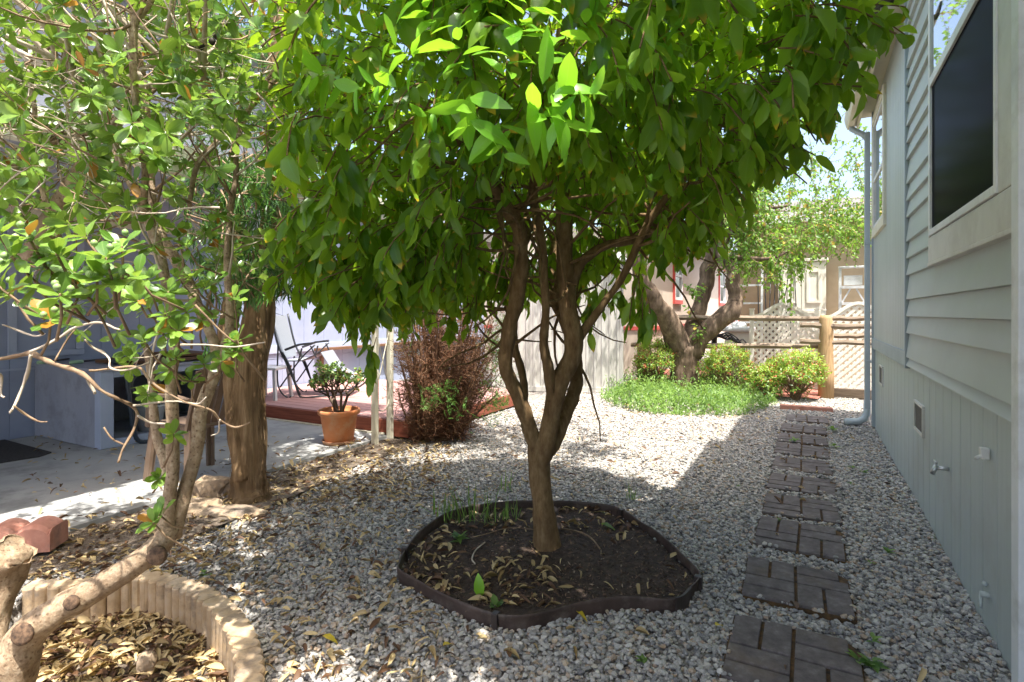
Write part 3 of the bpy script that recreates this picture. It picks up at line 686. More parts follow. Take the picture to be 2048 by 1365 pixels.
for px0, px1, pt, pb in ((1346, 1361, 498, 600), (1437, 1448, 540, 606)):
    def bp(px, py):
        d = (px - 1024) / F; t = BX / (d * CA - SA); w = W(px, py, t); return w.y, w.z
    y0_, z0_ = bp(px0, pb); y1_, z1_ = bp(px1, pt); z1_ = z0_ + 1.25
    mb = MB()
    for q in (((y0_ - .03, z0_ - .10), (y1_ + .03, z0_)), ((y0_ - .03, z1_), (y1_ + .03, z1_ + .05)), ((y0_ - .03, z0_ + .001), (y0_, z1_ - .001)), ((y1_, z0_ + .001), (y1_ + .03, z1_ - .001))):
        mb.mm((BX + .001, q[0][0], q[0][1]), (BX + .06, q[1][0], q[1][1]))
    w_ = mb.build('window', M['red'], bh)
    mb = MB(); zc = (z0_ + z1_) / 2
    for q in (((y0_ + .001, z0_ + .001), (y0_ + .07, z1_ - .001)), ((y1_ - .07, z0_ + .001), (y1_ - .001, z1_ - .001)), ((y0_ + .071, z0_ + .001), (y1_ - .071, z0_ + .07)), ((y0_ + .071, zc - .03), (y1_ - .071, zc + .03)), ((y0_ + .071, z1_ - .07), (y1_ - .071, z1_ - .001))):
        mb.mm((BX + .002, q[0][0], q[0][1]), (BX + .06, q[1][0], q[1][1]))
    mb.build('sash_frame', M['white'], w_)
    mb = MB(); mb.mm((BX + .002, y0_ + .07, z0_ + .07), (BX + .02, y1_ - .07, z1_ - .07)); mb.build('pane', M['glass'], w_)
th = empty('tan_house', (1, 13, 0), 'tan brown house closing the view behind the lattice panels', 'house')
TY = 12.9
mb = MB(); mb.mm((-1.36, TY, 0), (9, TY + 5, 3.25)); mb.build('wall', M['brown'], th)
mb = MB(); mb.add([(-1.6, TY - .45, 3.30), (9.3, TY - .45, 3.30), (9.3, TY + 3, 4.15), (-1.6, TY + 3, 4.15)], [(0, 1, 2, 3)]); mb.mm((-1.6, TY - .46, 3.22), (9.3, TY - .40, 3.36)); mb.mm((-1.6, TY - .40, 3.26), (9.3, TY, 3.28)); mb.build('roof', M['roof'], th)
mb = MB(); mb.mm((-1.6, TY - .50, 3.12), (9.3, TY - .465, 3.34)); mb.build('fascia', M['white'], th)
# ------------------------------------------------------------------ far yard: cabinet, ladders, lattice, fence
def onY(px, py, y):
    d = (px - 1024) / F; t = y / (d * SA + CA); w = W(px, py, t); return w
def far_cabinet():
    a = onY(1556, 520, 12.3); b_ = onY(1652, 520, 12.3); z1 = a.z
    e = empty('garden_cabinet', ((a.x + b_.x) / 2, 12.5, 0), 'pale panelled outdoor cabinet against the tan house', 'cabinet')
    mb = MB(); mb.mm((a.x, 12.32, 0), (b_.x, 12.85, z1 - .06)); mb.mm((a.x - .04, 12.26, z1 - .059), (b_.x + .04, 12.87, z1), bev=.01); mb.build('carcass', M['lat'], e)
    mid = (a.x + b_.x) / 2
    for x0, x1 in ((a.x + .01, mid - .005), (mid + .005, b_.x - .01)):
        m2 = MB(); m2.mm((x0, 12.295, .05), (x1, 12.318, z1 - .075))
        for zz0, zz1 in ((.15, 1.35), (1.50, z1 - .22)):
            for q in (((x0 + .08, zz0), (x1 - .08, zz0 + .05)), ((x0 + .08, zz1 - .05), (x1 - .08, zz1)), ((x0 + .08, zz0 + .051), (x0 + .12, zz1 - .051)), ((x1 - .12, zz0 + .051), (x1 - .08, zz1 - .051))):
                m2.mm((q[0][0], 12.275, q[0][1]), (q[1][0], 12.2945, q[1][1]))
        m2.build('door', M['lat'], e)
far_cabinet()
def ladder():
    y = 12.2; a = onY(1474, 640, y); b_ = onY(1524, 640, y); e = empty('white_ladder', ((a.x + b_.x) / 2, y, 0), 'white ladder leaning by the tan house, left of the pale cabinet', 'ladder')
    top = onY(1500, 525, y).z
    for x in (a.x, b_.x): mb = MB(); mb.bar((x, y - .25, 0), (x, y + .1, top), .04, .07); mb.build('rail', M['alu'], e)
    for py in (531, 571, 607, 645, 690):
        z = onY(1500, py, y).z; mb = MB(); yy = y - .25 + .35 * z / top; mb.bar((a.x + .02, yy, z), (b_.x - .02, yy, z), .08, .035); mb.build('step', M['alu'], e)
ladder()
def stepladder():
    y = 11.9; a = onY(1680, 600, y); b_ = onY(1733, 600, y); zt = onY(1700, 535, y).z; zm = onY(1700, 575, y).z
    e = empty('step_ladder', ((a.x + b_.x) / 2, y, 0), 'white step ladder at the right, by the corner of the pale house', 'step ladder')
    for x in (a.x, b_.x):
        mb = MB(); mb.bar((x, y - .1, 0), (x, y, zt), .045, .06); mb.build('leg', M['alu'], e)
        mb = MB(); mb.bar((x, y + .55, 0), (x, y + .04, zt - .05), .035, .045); mb.build('leg', M['alu'], e)
    mb = MB(); mb.box(((a.x + b_.x) / 2, y, zt), (b_.x - a.x + .06, .12, .04), bev=.01); mb.build('top_cap', M['alu'], e)
    for z in (zm, zm - .3, zm - .6, zm - .9): mb = MB(); mb.box(((a.x + b_.x) / 2, y - .03, z), (b_.x - a.x - .045, .09, .05)); mb.build('step', M['alu'], e)
    mb = MB(); mb.bar((a.x + .03, y - .04, zm - .28), (a.x + .16, y - .04, zm - .03), .025); mb.bar((b_.x - .03, y - .04, zm - .28), (b_.x - .16, y - .04, zm - .03), .025); mb.build('brace', M['alu'], e)
    mb = MB(); mb.box(((a.x + b_.x) / 2, y + .05, zm + .13), (b_.x - a.x - .12, .03, .18), bev=.01); mb.build('paint_shelf', M['white'], e)
stepladder()
def lattice(px0, px1, y, pyt, pyb, arch, lab):
    a = onY(px0, pyt, y); b_ = onY(px1, pyt, y); z1 = a.z; z0 = max(.05, onY(px0, pyb, y).z); x0, x1 = a.x, b_.x; Wd = x1 - x0
    e = empty('lattice_panel', ((x0 + x1) / 2, y, 0), lab, 'lattice panel', 'cream lattice panels behind the rail fence')
    ah = arch; n = 24
    def topz(x): return z1 - .10 + ah * .5 * (1 - math.cos(2 * math.pi * (x - x0) / Wd))
    mb = MB(); s = .088; c = x0 - 3
    # slats at 45 degrees, two layers, cut to the arched outline
    for lay, sg in ((0, 1), (1, -1)):
        k = -60
        while k < 120:
            pts = []
            for q in range(0, 200):
                zz = z0 + q * .02; xx = x0 + k * s * 1.25 + sg * (zz - z0)
                if x0 + .03 <= xx <= x1 - .03 and zz <= topz(xx): pts.append((xx, zz))
            if len(pts) > 2:
                (xa, za_), (xb, zb_) = pts[0], pts[-1]; yy = y + lay * .009
                d = Vector((xb - xa, 0, zb_ - za_)).normalized(); pn = Vector((d.z, 0, -d.x)) * .021
                A_ = Vector((xa, yy, za_)); B_ = Vector((xb, yy, zb_))
                mb.add([A_ - pn, A_ + pn, B_ + pn, B_ - pn] + [p + Vector((0, .008, 0)) for p in (A_ - pn, A_ + pn, B_ + pn, B_ - pn)], [(0, 1, 2, 3), (7, 6, 5, 4), (0, 4, 5, 1), (2, 6, 7, 3), (1, 5, 6, 2), (3, 7, 4, 0)])
            k += 1
    mb.build('lattice', M['lat'], e)
    mb = MB(); mb.mm((x0 - .045, y - .03, 0), (x0 + .025, y + .04, z1 + .02)); mb.mm((x1 - .025, y - .03, 0), (x1 + .045, y + .04, z1 + .02))
    mb.mm((x0 - .055, y - .04, z1 + .021), (x0 + .035, y + .05, z1 + .04)); mb.mm((x1 - .035, y - .04, z1 + .021), (x1 + .055, y + .05, z1 + .04))
    for i in range(n):
        xa = x0 + .026 + (Wd - .052) * i / n; xb = x0 + .026 + (Wd - .052) * (i + 1) / n; mb.bar((xa, y + .005, topz(xa)), (xb, y + .005, topz(xb)), .045, .05)
    mb.mm((x0 + .026, y - .015, z0 - .05), (x1 - .026, y + .03, z0)); mb.build('frame', M['lat'], e)
lattice(1505, 1632, 10.6, 622, 800, .22, 'cream lattice panel with arched top behind the round bush')
lattice(1648, 1790, 10.45, 624, 800, .24, 'cream lattice panel with arched top right of the brown fence post')
# storage bin and cables
def bin_():
    a = onY(1449, 650, 11.3); b_ = onY(1500, 650, 11.3); e = empty('storage_bin', ((a.x + b_.x) / 2, 11.5, 0), 'low cream storage bin left of the lattice panels', 'storage bin')
    z = onY(1470, 662, 11.3).z; mb = MB(); mb.mm((a.x, 11.3, 0), (b_.x, 11.95, z - .02), bev=.02); mb.build('body', M['lat'], e)
    mb = MB(); mb.mm((a.x - .05, 11.24, z - .018), (b_.x + .05, 12.0, z + .07), bev=.03); mb.lathe(((a.x + b_.x) / 2, 11.6, z + .071), [(.14, 0), (.14, .05), (.10, .09), (0, .095)], 20); mb.build('lid', M['white'], e)
bin_()
mb = MB(); r = random.Random(3)
for k in range(9):
    a = onY(1428 + r.uniform(-6, 6), 672, 10.9); b_ = onY(1492 + r.uniform(-8, 8), 688, 10.9); q = [a.lerp(b_, u_) + Vector((0, r.uniform(-.1, .1), .16 * math.sin(u_ * 3.0) * r.uniform(.2, 1.1) - .10 * u_)) for u_ in (0, .2, .4, .6, .8, 1)]
    q = [Vector(v[:3]) for v in cat([(*p, 0) for p in q], 4)]; q.append(Vector((q[-1].x + .03, q[-1].y, .02))); q.insert(0, Vector((q[0].x - .05, q[0].y, .02))); mb.tube(q, .011, 5)
tag(mb.build('cable_coil', M['dark']), 'loops of black cable heaped beside the cream bin', 'cable')
mb = MB()
for k in range(9):
    a = onY(1520 + k * 9 + r.uniform(-3, 3), 640, 11.2); tp = onY(1528 + k * 9 + r.uniform(-14, 16), r.uniform(520, 570), 11.3); mb.tube([Vector((a.x, a.y, 0)), a, tp], [.012, .011, .007], 5)
tag(mb.build('garden_stakes', M['frame']), 'bundle of thin dark stakes standing in front of the pale cabinet', 'stakes')

def fence():
    y = 9.75; e = empty('rail_fence', (1.2, y, 0), 'weathered split rail fence across the far end of the yard', 'fence')
    r = random.Random(8)
    posts = [onY(1652, 700, y).x, onY(1291, 700, y + .15).x]
    for i, x in enumerate(posts):
        mb = MB(); pts = [Vector((x + r.uniform(-.008, .008), y, z)) for z in (0, .35, .7, 1.0, 1.22, 1.27)]
        mb.tube(pts, [.112, .108, .105, .10, .095, .07], 10, jit=.12, flute=.12, smooth=True, seed=i); mb.build('post', M['post'], e)
    def rl(px0, py0, px1, py1, h, yy):
        a = onY(px0, py0, yy); b_ = onY(px1, py1, yy); pts = [a.lerp(b_, k / 8) + Vector((0, r.uniform(-.006, .006), r.uniform(-.008, .008))) for k in range(9)]
        mb = MB(); mb.tube(pts, [h * .5 * r.uniform(.85, 1.12) for _ in pts], 7, jit=.2, smooth=False, flute=.25, seed=px0); mb.build('rail', M['rail'], e)
    rl(1262, 635, 1640, 638, .085, y + .12); rl(1600, 651, 1790, 655, .09, y - .02); rl(1665, 637, 1790, 638, .08, y + .12)
    rl(1262, 690, 1640, 694, .09, y + .12); rl(1600, 683, 1790, 688, .08, y - .02); rl(1668, 672, 1790, 672, .07, y + .13)
    mb = MB(); a = onY(1668, 782, 9.6); mb.mm((a.x, 9.9, 0), (4, 10.0, .14), bev=.01); mb.build('ground_board', M['rail'], e)
fence()

# ------------------------------------------------------------------ grey cabinet and things on and in it
CXa, CXb, CYa, CYb = -7.0, -5.72, 2.68, 3.34
CZ = .76; YOP = 4.0
def cabinet():
    e = empty('grey_cabinet', (-5.8, 2.7, .045), 'old grey open-ended cabinet against the lavender wall under the patio cover', 'cabinet')
    # side facing the camera, back half open towards the right
    mb = MB(); z0, z1 = .05, CZ
    mb.mm((CXa, CYa, z0), (CXb - .10, CYa + .022, z1), bev=.003); mb.build('side_panel', M['cab'], e)
    mb = MB(); mb.mm((CXb - .098, CYa - .004, z0 - .001), (CXb, CYa + .11, z1), bev=.004); mb.mm((CXb - .05, CYa + .111, z1 - .06), (CXb, YOP, z1), bev=.003); mb.mm((CXb - .05, CYa + .111, z0 - .002), (CXb, YOP, z0 + .07), bev=.003); mb.mm((CXb - .07, YOP + .001, z0), (CXb, YOP + .06, z1)); mb.build('frame', M['lwall2'], e)
    mb = MB(); mb.mm((CXa + .01, YOP + .002, z0), (CXb - .071, YOP + .02, z1 - .002)); mb.mm((CXa + .01, CYa + .023, z0), (CXa + .03, YOP, z1 - .002)); mb.mm((CXa + .031, CYa + .023, z0 + .001), (CXb - .052, YOP, z0 + .02)); mb.build('inside_panel', M['cab'], e)
    mb = MB(); mb.mm((CXa, CYa - .02, CZ + .001), (CXb + .02, YOP + .06, CZ + .03), bev=.005); mb.build('top', M['cab'], e)
cabinet()
mb = MB(); mb.box((-6.15, 3.5, CZ + .062), (.75, .95, .03), rz=.25, rx=.02); mb.box((-6.1, 3.65, CZ + .10), (.6, .4, .025), rz=-.1)
tag(mb.build('brown_board', M['wood']), 'brown wooden boards lying on top of the grey cabinet', 'board')
def broom(y, lab, px0, px1, py):
    a = W(px0, py, 5.55); b_ = W(px1, py - 8, 5.9); a.z = b_.z = CZ + .05; e = empty('long_tool', a, lab, 'garden tool', 'long handled tools on the grey cabinet')
    mb = MB(); d = (b_ - a); mb.tube([a, b_ + d * .9], .010, 8); mb.build('shaft', M['dark'], e)
    mb = MB(); mb.tube([a.lerp(b_, .0) - d * .15, a.lerp(b_, .25)], .018, 10); mb.build('grip', M['greenh'], e)
broom(0, 'dark tool shaft with pale green grip nearest the cabinet corner', 84, 130, 738); broom(1, 'second dark tool shaft with pale green grip lying farther back', 150, 205, 732)
hp = [(-6.15, 3.0, CZ + .055), (-5.95, 2.95, CZ + .06), (-5.78, 2.90, CZ + .06), (-5.69, 2.88, CZ + .02), (-5.665, 2.88, CZ - .12), (-5.66, 2.90, .45), (-5.66, 2.93, .20), (-5.66, 2.98, .075), (-5.62, 3.1, .06)]
mb = MB(); q = [Vector(v[:3]) for v in cat([(*p, 0) for p in hp], 8)]; mb.tube(q, [.019 + .0025 * (i % 2) for i in range(len(q))], 10); mb.tube([q[0], q[5]], .026, 10)
tag(mb.build('garden_hose', M['hose']), 'dark blue ribbed hose hanging over the cabinet front corner', 'hose')
mb = MB(); c = Vector((-6.15, 3.35, .072)); mb.lathe(c, [(.10, 0), (.135, .24), (.142, .245), (.142, .265), (.125, .262), (.095, .012), (0, .01)], 28)
bk = tag(mb.build('white_bucket', M['plastic']), 'white plastic bucket inside the grey cabinet', 'bucket')
mb = MB(); mb.tube([c + Vector((.14 * math.cos(a), .14 * math.sin(a) * .4, .24 + .13 * math.sin(a))) for a in np.linspace(0, math.pi, 12)], .004, 6); mb.build('handle', M['frame'], bk)
mb = MB(); r = random.Random(4)
for k in range(5):
    cc = Vector((-6.05, 3.68, .09 + .025 * k)); R_ = .16 - .008 * k; mb.tube([cc + Vector((R_ * math.cos(a), R_ * .9 * math.sin(a), r.uniform(-.004, .004))) for a in np.linspace(0, 6.28, 28)], .013, 8)
tag(mb.build('coiled_hose', M['dark']), 'dark coiled hose lying in the bottom of the grey cabinet', 'hose')
mb = MB(); cc = Vector((-6.6, 3.55, .50)); mb.tube([cc + Vector((0, .15 * math.cos(a), .15 * math.sin(a))) for a in np.linspace(0, 6.28, 28)], .012, 8)
tag(mb.build('white_tubing', M['plastic']), 'loop of white tubing hung in the back of the grey cabinet', 'tubing')

# ------------------------------------------------------------------ brown resin chair, back towards the gravel
def chair():
    e = empty('resin_chair', (-4.1, 2.6, .045), 'brown plastic garden chair behind the pale shrub stems', 'chair'); m_ = M['chair']
    fl = .045; x0, x1, y0, y1, sz = -4.33, -3.90, 2.38, 2.83, .45
    mb = MB(); mb.mm((x0, y0, fl + sz - .035), (x1, y1, fl + sz), bev=.012); mb.mm((x0 - .012, y0 - .005, fl + sz - .075), (x0 + .02, y1 + .005, fl + sz - .01), bev=.008); mb.mm((x0 + .01, y0 - .006, fl + sz - .07), (x1, y0 + .02, fl + sz - .015), bev=.006); mb.mm((x0 + .01, y1 - .02, fl + sz - .07), (x1, y1 + .006, fl + sz - .015), bev=.006); mb.build('seat', m_, e)
    for x, y, sx, sy in ((x0, y0, -1, -1), (x0, y1, -1, 1), (x1, y0, 1, -1), (x1, y1, 1, 1)):
        mb = MB(); a = Vector((x, y, fl + sz - .03)); b_ = Vector((x + sx * .04, y + sy * .03, fl))
        mb.bar(a, b_, .06, .022); mb.bar(a + Vector((0, -sy * .02, 0)), b_ + Vector((0, -sy * .012, 0)), .022, .05); mb.build('leg', m_, e)
    mb = MB(); lean = .13
    for k in range(6):
        y = y0 + .04 + (y1 - y0 - .08) * k / 5; mb.bar((x1 - .01, y0 + .09 + (y1 - y0 - .18) * k / 5, fl + sz - .01), (x1 + lean, y, fl + sz + .36), .042, .012)
    pts = [Vector((x1 + lean * .98, y0 - .01 + (y1 - y0 + .02) * k / 10, fl + sz + .36 + .06 * math.sin(math.pi * k / 10))) for k in range(11)]
    for a, b_ in zip(pts[:-1], pts[1:]): mb.bar(a, b_, .025, .07)
    for y in (y0, y1): mb.bar((x1, y, fl + sz - .03), (x1 + lean, y, fl + sz + .37), .03, .04)
    mb.build('backrest', m_, e)
    for y in (y0 - .03, y1 + .03):
        mb = MB(); q = [(x1 + .05, y, fl + sz + .19), (x1 - .15, y, fl + sz + .21), (x0 + .06, y, fl + sz + .20), (x0 + .0, y, fl + sz + .15), (x0 - .02, y, fl + sz - .04)]
        for a, b_ in zip(q[:-1], q[1:]): mb.bar(a, b_, .045, .022)
        mb.build('armrest', m_, e)
chair()

# ------------------------------------------------------------------ lounger and stool on the deck
def lounger():
    o = W(600, 800, 7.2); e = empty('reclining_lounger', (o.x, o.y, .195), 'grey folding reclining lounger standing on the red deck', 'lounger')
    def L(px, py, dy=0.0, t=7.25): w = W(px, py, t); return w + Vector((-.47, .88, 0)) * dy
    def cr(pts, w=.013):
        for dy in (0, .55):
            mb = MB(); q = [L(x, y, dy, 7.25) for x, y in pts]; q = [Vector(v[:3]) for v in cat([(*p, 0) for p in q], 5)]; mb.tube(q, w, 8); mb.build('side_frame', M['frame'], e)
    cr([(541, 628), (556, 690), (572, 725), (600, 790)]); cr([(720, 765), (690, 787), (640, 793), (606, 795), (596, 785), (580, 735), (565, 705)])
    cr([(630, 690), (600, 720), (560, 775)], .010); cr([(556, 690), (556, 770), (575, 796), (582, 793)], .010)
    for dy in (-.02, .57):
        mb = MB(); a = L(572, 700, dy); b_ = L(628, 688, dy); mb.bar(a, a.lerp(b_, .5) + Vector((0, 0, .03)), .05, .028); mb.bar(a.lerp(b_, .5) + Vector((0, 0, .03)), b_ + Vector((0, 0, .01)), .05, .028); mb.bar(L(622, 692, dy), L(634, 716, dy), .015); mb.bar(L(605, 697, dy), L(598, 722, dy), .015); mb.build('armrest', M['dark'], e)
    mb = MB(); a, b_ = L(538, 632, .03), L(562, 718, .03); c, d = L(538, 632, .52), L(562, 718, .52); mb.add([a, b_, d, c], [(0, 1, 2, 3)]); mb.add([p + Vector((.012, 0, .004)) for p in (a, b_, d, c)], [(3, 2, 1, 0)]); mb.build('back_sling', M['mesh'], e)
    mb = MB(); q = [(566, 722), (600, 722), (640, 705), (662, 740), (700, 762)]
    for (x0, y0), (x1, y1) in zip(q[:-1], q[1:]):
        a, b_, d, c = L(x0, y0, .03), L(x1, y1, .03), L(x1, y1, .52), L(x0, y0, .52); mb.add([a, b_, d, c], [(0, 1, 2, 3)])
        mb.add([p + Vector((0, 0, -.012)) for p in (a, b_, d, c)], [(3, 2, 1, 0)])
    mb.build('seat_sling', M['mesh'], e)
    mb = MB()
    for k in range(22):
        f = k / 21; a = L(541 + f * 24, 636 + f * 84, -.0); b_ = L(537 + f * 24, 640 + f * 84, .03); mb.tube([a, b_], .004, 4)
    mb.build('lacing', M['plastic'], e)
lounger()
def stool():
    p = G(551, 800, .195); e = empty('plastic_stool', (p.x, p.y, .195), 'small white plastic side table half hidden by the stringy bark trunk', 'side table')
    z = .195; c = Vector((p.x - .17, p.y + .05, 0))
    mb = MB(); mb.box((c.x, c.y, z + .40), (.40, .40, .035), rz=.35, bev=.012); mb.build('table_top', M['plastic'], e)
    R = Matrix.Rotation(.35, 3, 'Z')
    for sx in (-1, 1):
        for sy in (-1, 1):
            a = c + R @ Vector((sx * .16, sy * .16, z + .385)); b_ = c + R @ Vector((sx * .19, sy * .19, z)); mb = MB(); mb.bar(a, b_, .045, .03); mb.build('leg', M['plastic'], e)
stool()

# ------------------------------------------------------------------ scalloped edging, red block, rocks
def scallop(pts, lab, th=.068, z0=-.19, z1=.045, i=0):
    """pts: outer rim of one block, as fine polyline"""
    s = [0]
    for a, b_ in zip(pts[:-1], pts[1:]): s.append(s[-1] + (b_ - a).length)
    n = max(2, round(s[-1] / .058)); N = n * 10; outer = []; inner = []
    for k in range(N + 1):
        d = s[-1] * (.006 + .988 * k / N); j = max(0, min(len(s) - 2, int(np.searchsorted(s, d)) - 1)); f = (d - s[j]) / max(1e-6, s[j + 1] - s[j])
        p = pts[j].lerp(pts[j + 1], f); tn = (pts[j + 1] - pts[j]).normalized(); nr = Vector((tn.y, -tn.x, 0))   # towards the bed
        b2 = .017 * abs(math.sin(math.pi * n * k / N)) ** .6
        outer.append(p - nr * b2); inner.append(p + nr * (th + b2))
    mb = MB(); M2 = N + 1; vs = []
    for zz, pu in ((z0, 0), (z1 - .008, 0), (z1, .006)):
        for o_, i_ in zip(outer, inner): d = (i_ - o_).normalized() * pu; vs.append((o_.x + d.x, o_.y + d.y, zz))
        for o_, i_ in zip(outer, inner): d = (i_ - o_).normalized() * pu; vs.append((i_.x - d.x, i_.y - d.y, zz))
    fs = []
    for l in range(2):
        for k in range(N):
            a = l * 2 * M2 + k; b_ = a + M2; up = 2 * M2
            fs += [(a, a + 1, a + 1 + up, a + up), (b_ + 1, b_, b_ + up, b_ + 1 + up)]
        for k in (0, N):
            a = l * 2 * M2 + k; fs.append((a, a + M2, a + 3 * M2, a + 2 * M2))
    t_ = 4 * M2
    fs += [(t_ + k, t_ + k + 1, t_ + M2 + k + 1, t_ + M2 + k) for k in range(N)]
    mb.add(vs, fs); o = mb.build('edging_block', M['scal']); fixn(o)
    tag(o, lab, 'edging block', 'scalloped edging blocks round the planter')
L_ = len(edge_f); cuts = [0, 16, 31, 45, 58, 72, 88, L_ - 1]
LB = ['leftmost tan scalloped edging block behind the leaning stem', 'tan scalloped edging block crossing behind the leaning shrub stem', 'tan scalloped edging block where the planter edge starts to curve',
      'tan scalloped edging block at the far bend of the planter', 'tan scalloped edging block on the right-hand curve of the planter', 'tan scalloped edging block near the bottom edge, right side of the planter', 'nearest tan scalloped edging block, cut by the bottom edge']
for i, (a, b_) in enumerate(zip(cuts[:-1], cuts[1:])):
    if b_ <= a: continue
    scallop(edge_f[a:b_ + 1], LB[i])
def redblock():
    # wavy topped border block, long side facing the camera
    b0 = G(100, 1104, .045); d = (G(0, 1112, .045) - b0).normalized(); n = Vector((-d.y, d.x, 0)); n = n if n.dot(Vector((-SA, CA, 0))) > 0 else -n
    mb = MB(); N = 60; Lg = .62; vs = []
    for j in range(9):
        v = j / 8
        for k in range(N + 1):
            s = Lg * k / N; p = b0 + d * s + n * (.17 * v)
            h = .105 + .04 * abs(math.sin(math.pi * (s - .01) / .155)) ** .7 - (.02 if j in (0, 8) else 0)
            vs.append((p.x, p.y, .045 + h))
    fs = [(j * (N + 1) + k, j * (N + 1) + k + 1, (j + 1) * (N + 1) + k + 1, (j + 1) * (N + 1) + k) for j in range(8) for k in range(N)]
    nb0 = len(vs)
    for j in (0, 8):
        for k in range(N + 1): p = b0 + d * (Lg * k / N) + n * (.17 * j / 8); vs.append((p.x, p.y, .045))
    fs += [(k, k + 1, nb0 + k + 1, nb0 + k) for k in range(N)] + [(8 * (N + 1) + k, 8 * (N + 1) + k + 1, nb0 + N + 1 + k + 1, nb0 + N + 1 + k) for k in range(N)]
    fs += [tuple([j * (N + 1) for j in range(9)] + [nb0 + N + 1, nb0]), tuple([j * (N + 1) + N for j in range(9)] + [nb0 + 2 * N + 1, nb0 + N])]
    mb.add(vs, fs); o = fixn(mb.build('red_edging_block', M['redblock'])); tag(o, 'worn red scalloped-top edging block on the patio slab at far left', 'edging block')
redblock()
def rock(px, py, w, d, h, lab, seed, rz=0, mat='rock'):
    p = G(px, py); bm = bmesh.new(); bmesh.ops.create_icosphere(bm, subdivisions=4, radius=1)
    mb = MB(); vs = []
    for v in bm.verts:
        c = v.co.copy(); f = 1 + .28 * noise.noise(c * 1.3 + Vector((seed * 5, 0, 0))) + .10 * noise.noise(c * 4 + Vector((seed, 2, 0)))
        c = Vector((c.x * w / 2 * f, c.y * d / 2 * f, max(-.3, min(.75, c.z * 1.1)) * h * (1 + .2 * noise.noise(c * 2 + Vector((0, seed, 0)))))); c = Matrix.Rotation(rz, 3, 'Z') @ c; vs.append(p + c + Vector((0, 0, h * .25)))
    mb.add(vs, [[v.index for v in f.verts] for f in bm.faces], 0, False); bm.free(); tag(mb.build('flat_rock', M[mat]), lab, 'rock', 'rocks at the foot of the stringy bark tree')
rock(425, 992, .30, .24, .12, 'dark rounded rock at the left foot of the stringy bark tree', 1, .3)
rock(460, 1032, .42, .20, .05, 'flat tan rock slab in front of the stringy bark tree', 2, .45)
rock(395, 1022, .34, .24, .06, 'flat mossy rock between the shrub stems and the stringy bark tree', 3, .5)
rock(292, 1335, .07, .06, .05, 'small round brown stone in the planter leaf litter', 4, .2)

# ------------------------------------------------------------------ plastic edging ring
def ring():
    e = empty('planting_ring', (TB.x, TB.y, 0), 'dark brown plastic edging ring around the citrus tree', 'garden edging')
    mb = MB(); n = len(ring_f); c = Vector((TB.x, TB.y, 0)); ho = []; vs = []
    for k, p in enumerate(ring_f):
        o_ = Vector((p.x - c.x, p.y - c.y, 0)).normalized(); z1 = .068 + .012 * noise.noise(Vector((p.x * 3, p.y * 3, 9))); ln = .010 * noise.noise(Vector((p.x * 5, p.y * 5, 2)))
        for off, z in ((.002 + ln, z1), (.006 + ln, z1 + .003), (.010 + ln, z1), (.009, z1 - .012), (.007, .03), (.008, -.03), (.0, -.03), (.001, .03), (.002 + ln * .6, z1 - .014)): q = p + o_ * off; vs.append((q.x, q.y, z))
    m_ = 9
    fs = [(k * m_ + j, k * m_ + (j + 1) % m_, ((k + 1) % n) * m_ + (j + 1) % m_, ((k + 1) % n) * m_ + j) for k in range(n) for j in range(m_)]
    mb.add(vs, fs, 0, True); fixn(mb.build('edging_strip', M['ring'], e))
    for px, py in ((994, 1226), (1240, 1018), (1388, 1150), (812, 1092)):
        g = G(px, py, .075); k = min(range(n), key=lambda i: (ring_f[i] - g).length); p = ring_f[k]; tn = (ring_f[(k + 1) % n] - p).normalized(); rz = math.atan2(tn.y, tn.x); o_ = Vector((p.x - c.x, p.y - c.y, 0)).normalized() * .006
        m2 = MB(); m2.box((p.x + o_.x, p.y + o_.y, .028), (.028, .034, .094), rz=rz, bev=.004); m2.build('joint_clip', M['clip'], e)
    k = min(range(n), key=lambda i: (ring_f[i] - G(1355, 1180, .075)).length); pts = [ring_f[(k + j) % n] for j in range(-4, 5)]; m2 = MB(); vs = []
    for p in pts:
        o_ = Vector((p.x - c.x, p.y - c.y, 0)).normalized()
        for off, z in ((.014, .074), (.019, .073), (.020, -.02), (.015, -.02)): q = p + o_ * off; vs.append((q.x, q.y, z))
    m2.add(vs, [(a * 4 + j, a * 4 + (j + 1) % 4, a * 4 + 4 + (j + 1) % 4, a * 4 + 4 + j) for a in range(len(pts) - 1) for j in range(4)] + [(0, 1, 2, 3), tuple(len(vs) - 4 + j for j in range(4))]); fixn(m2.build('overlap_end', M['clip'], e))
ring()
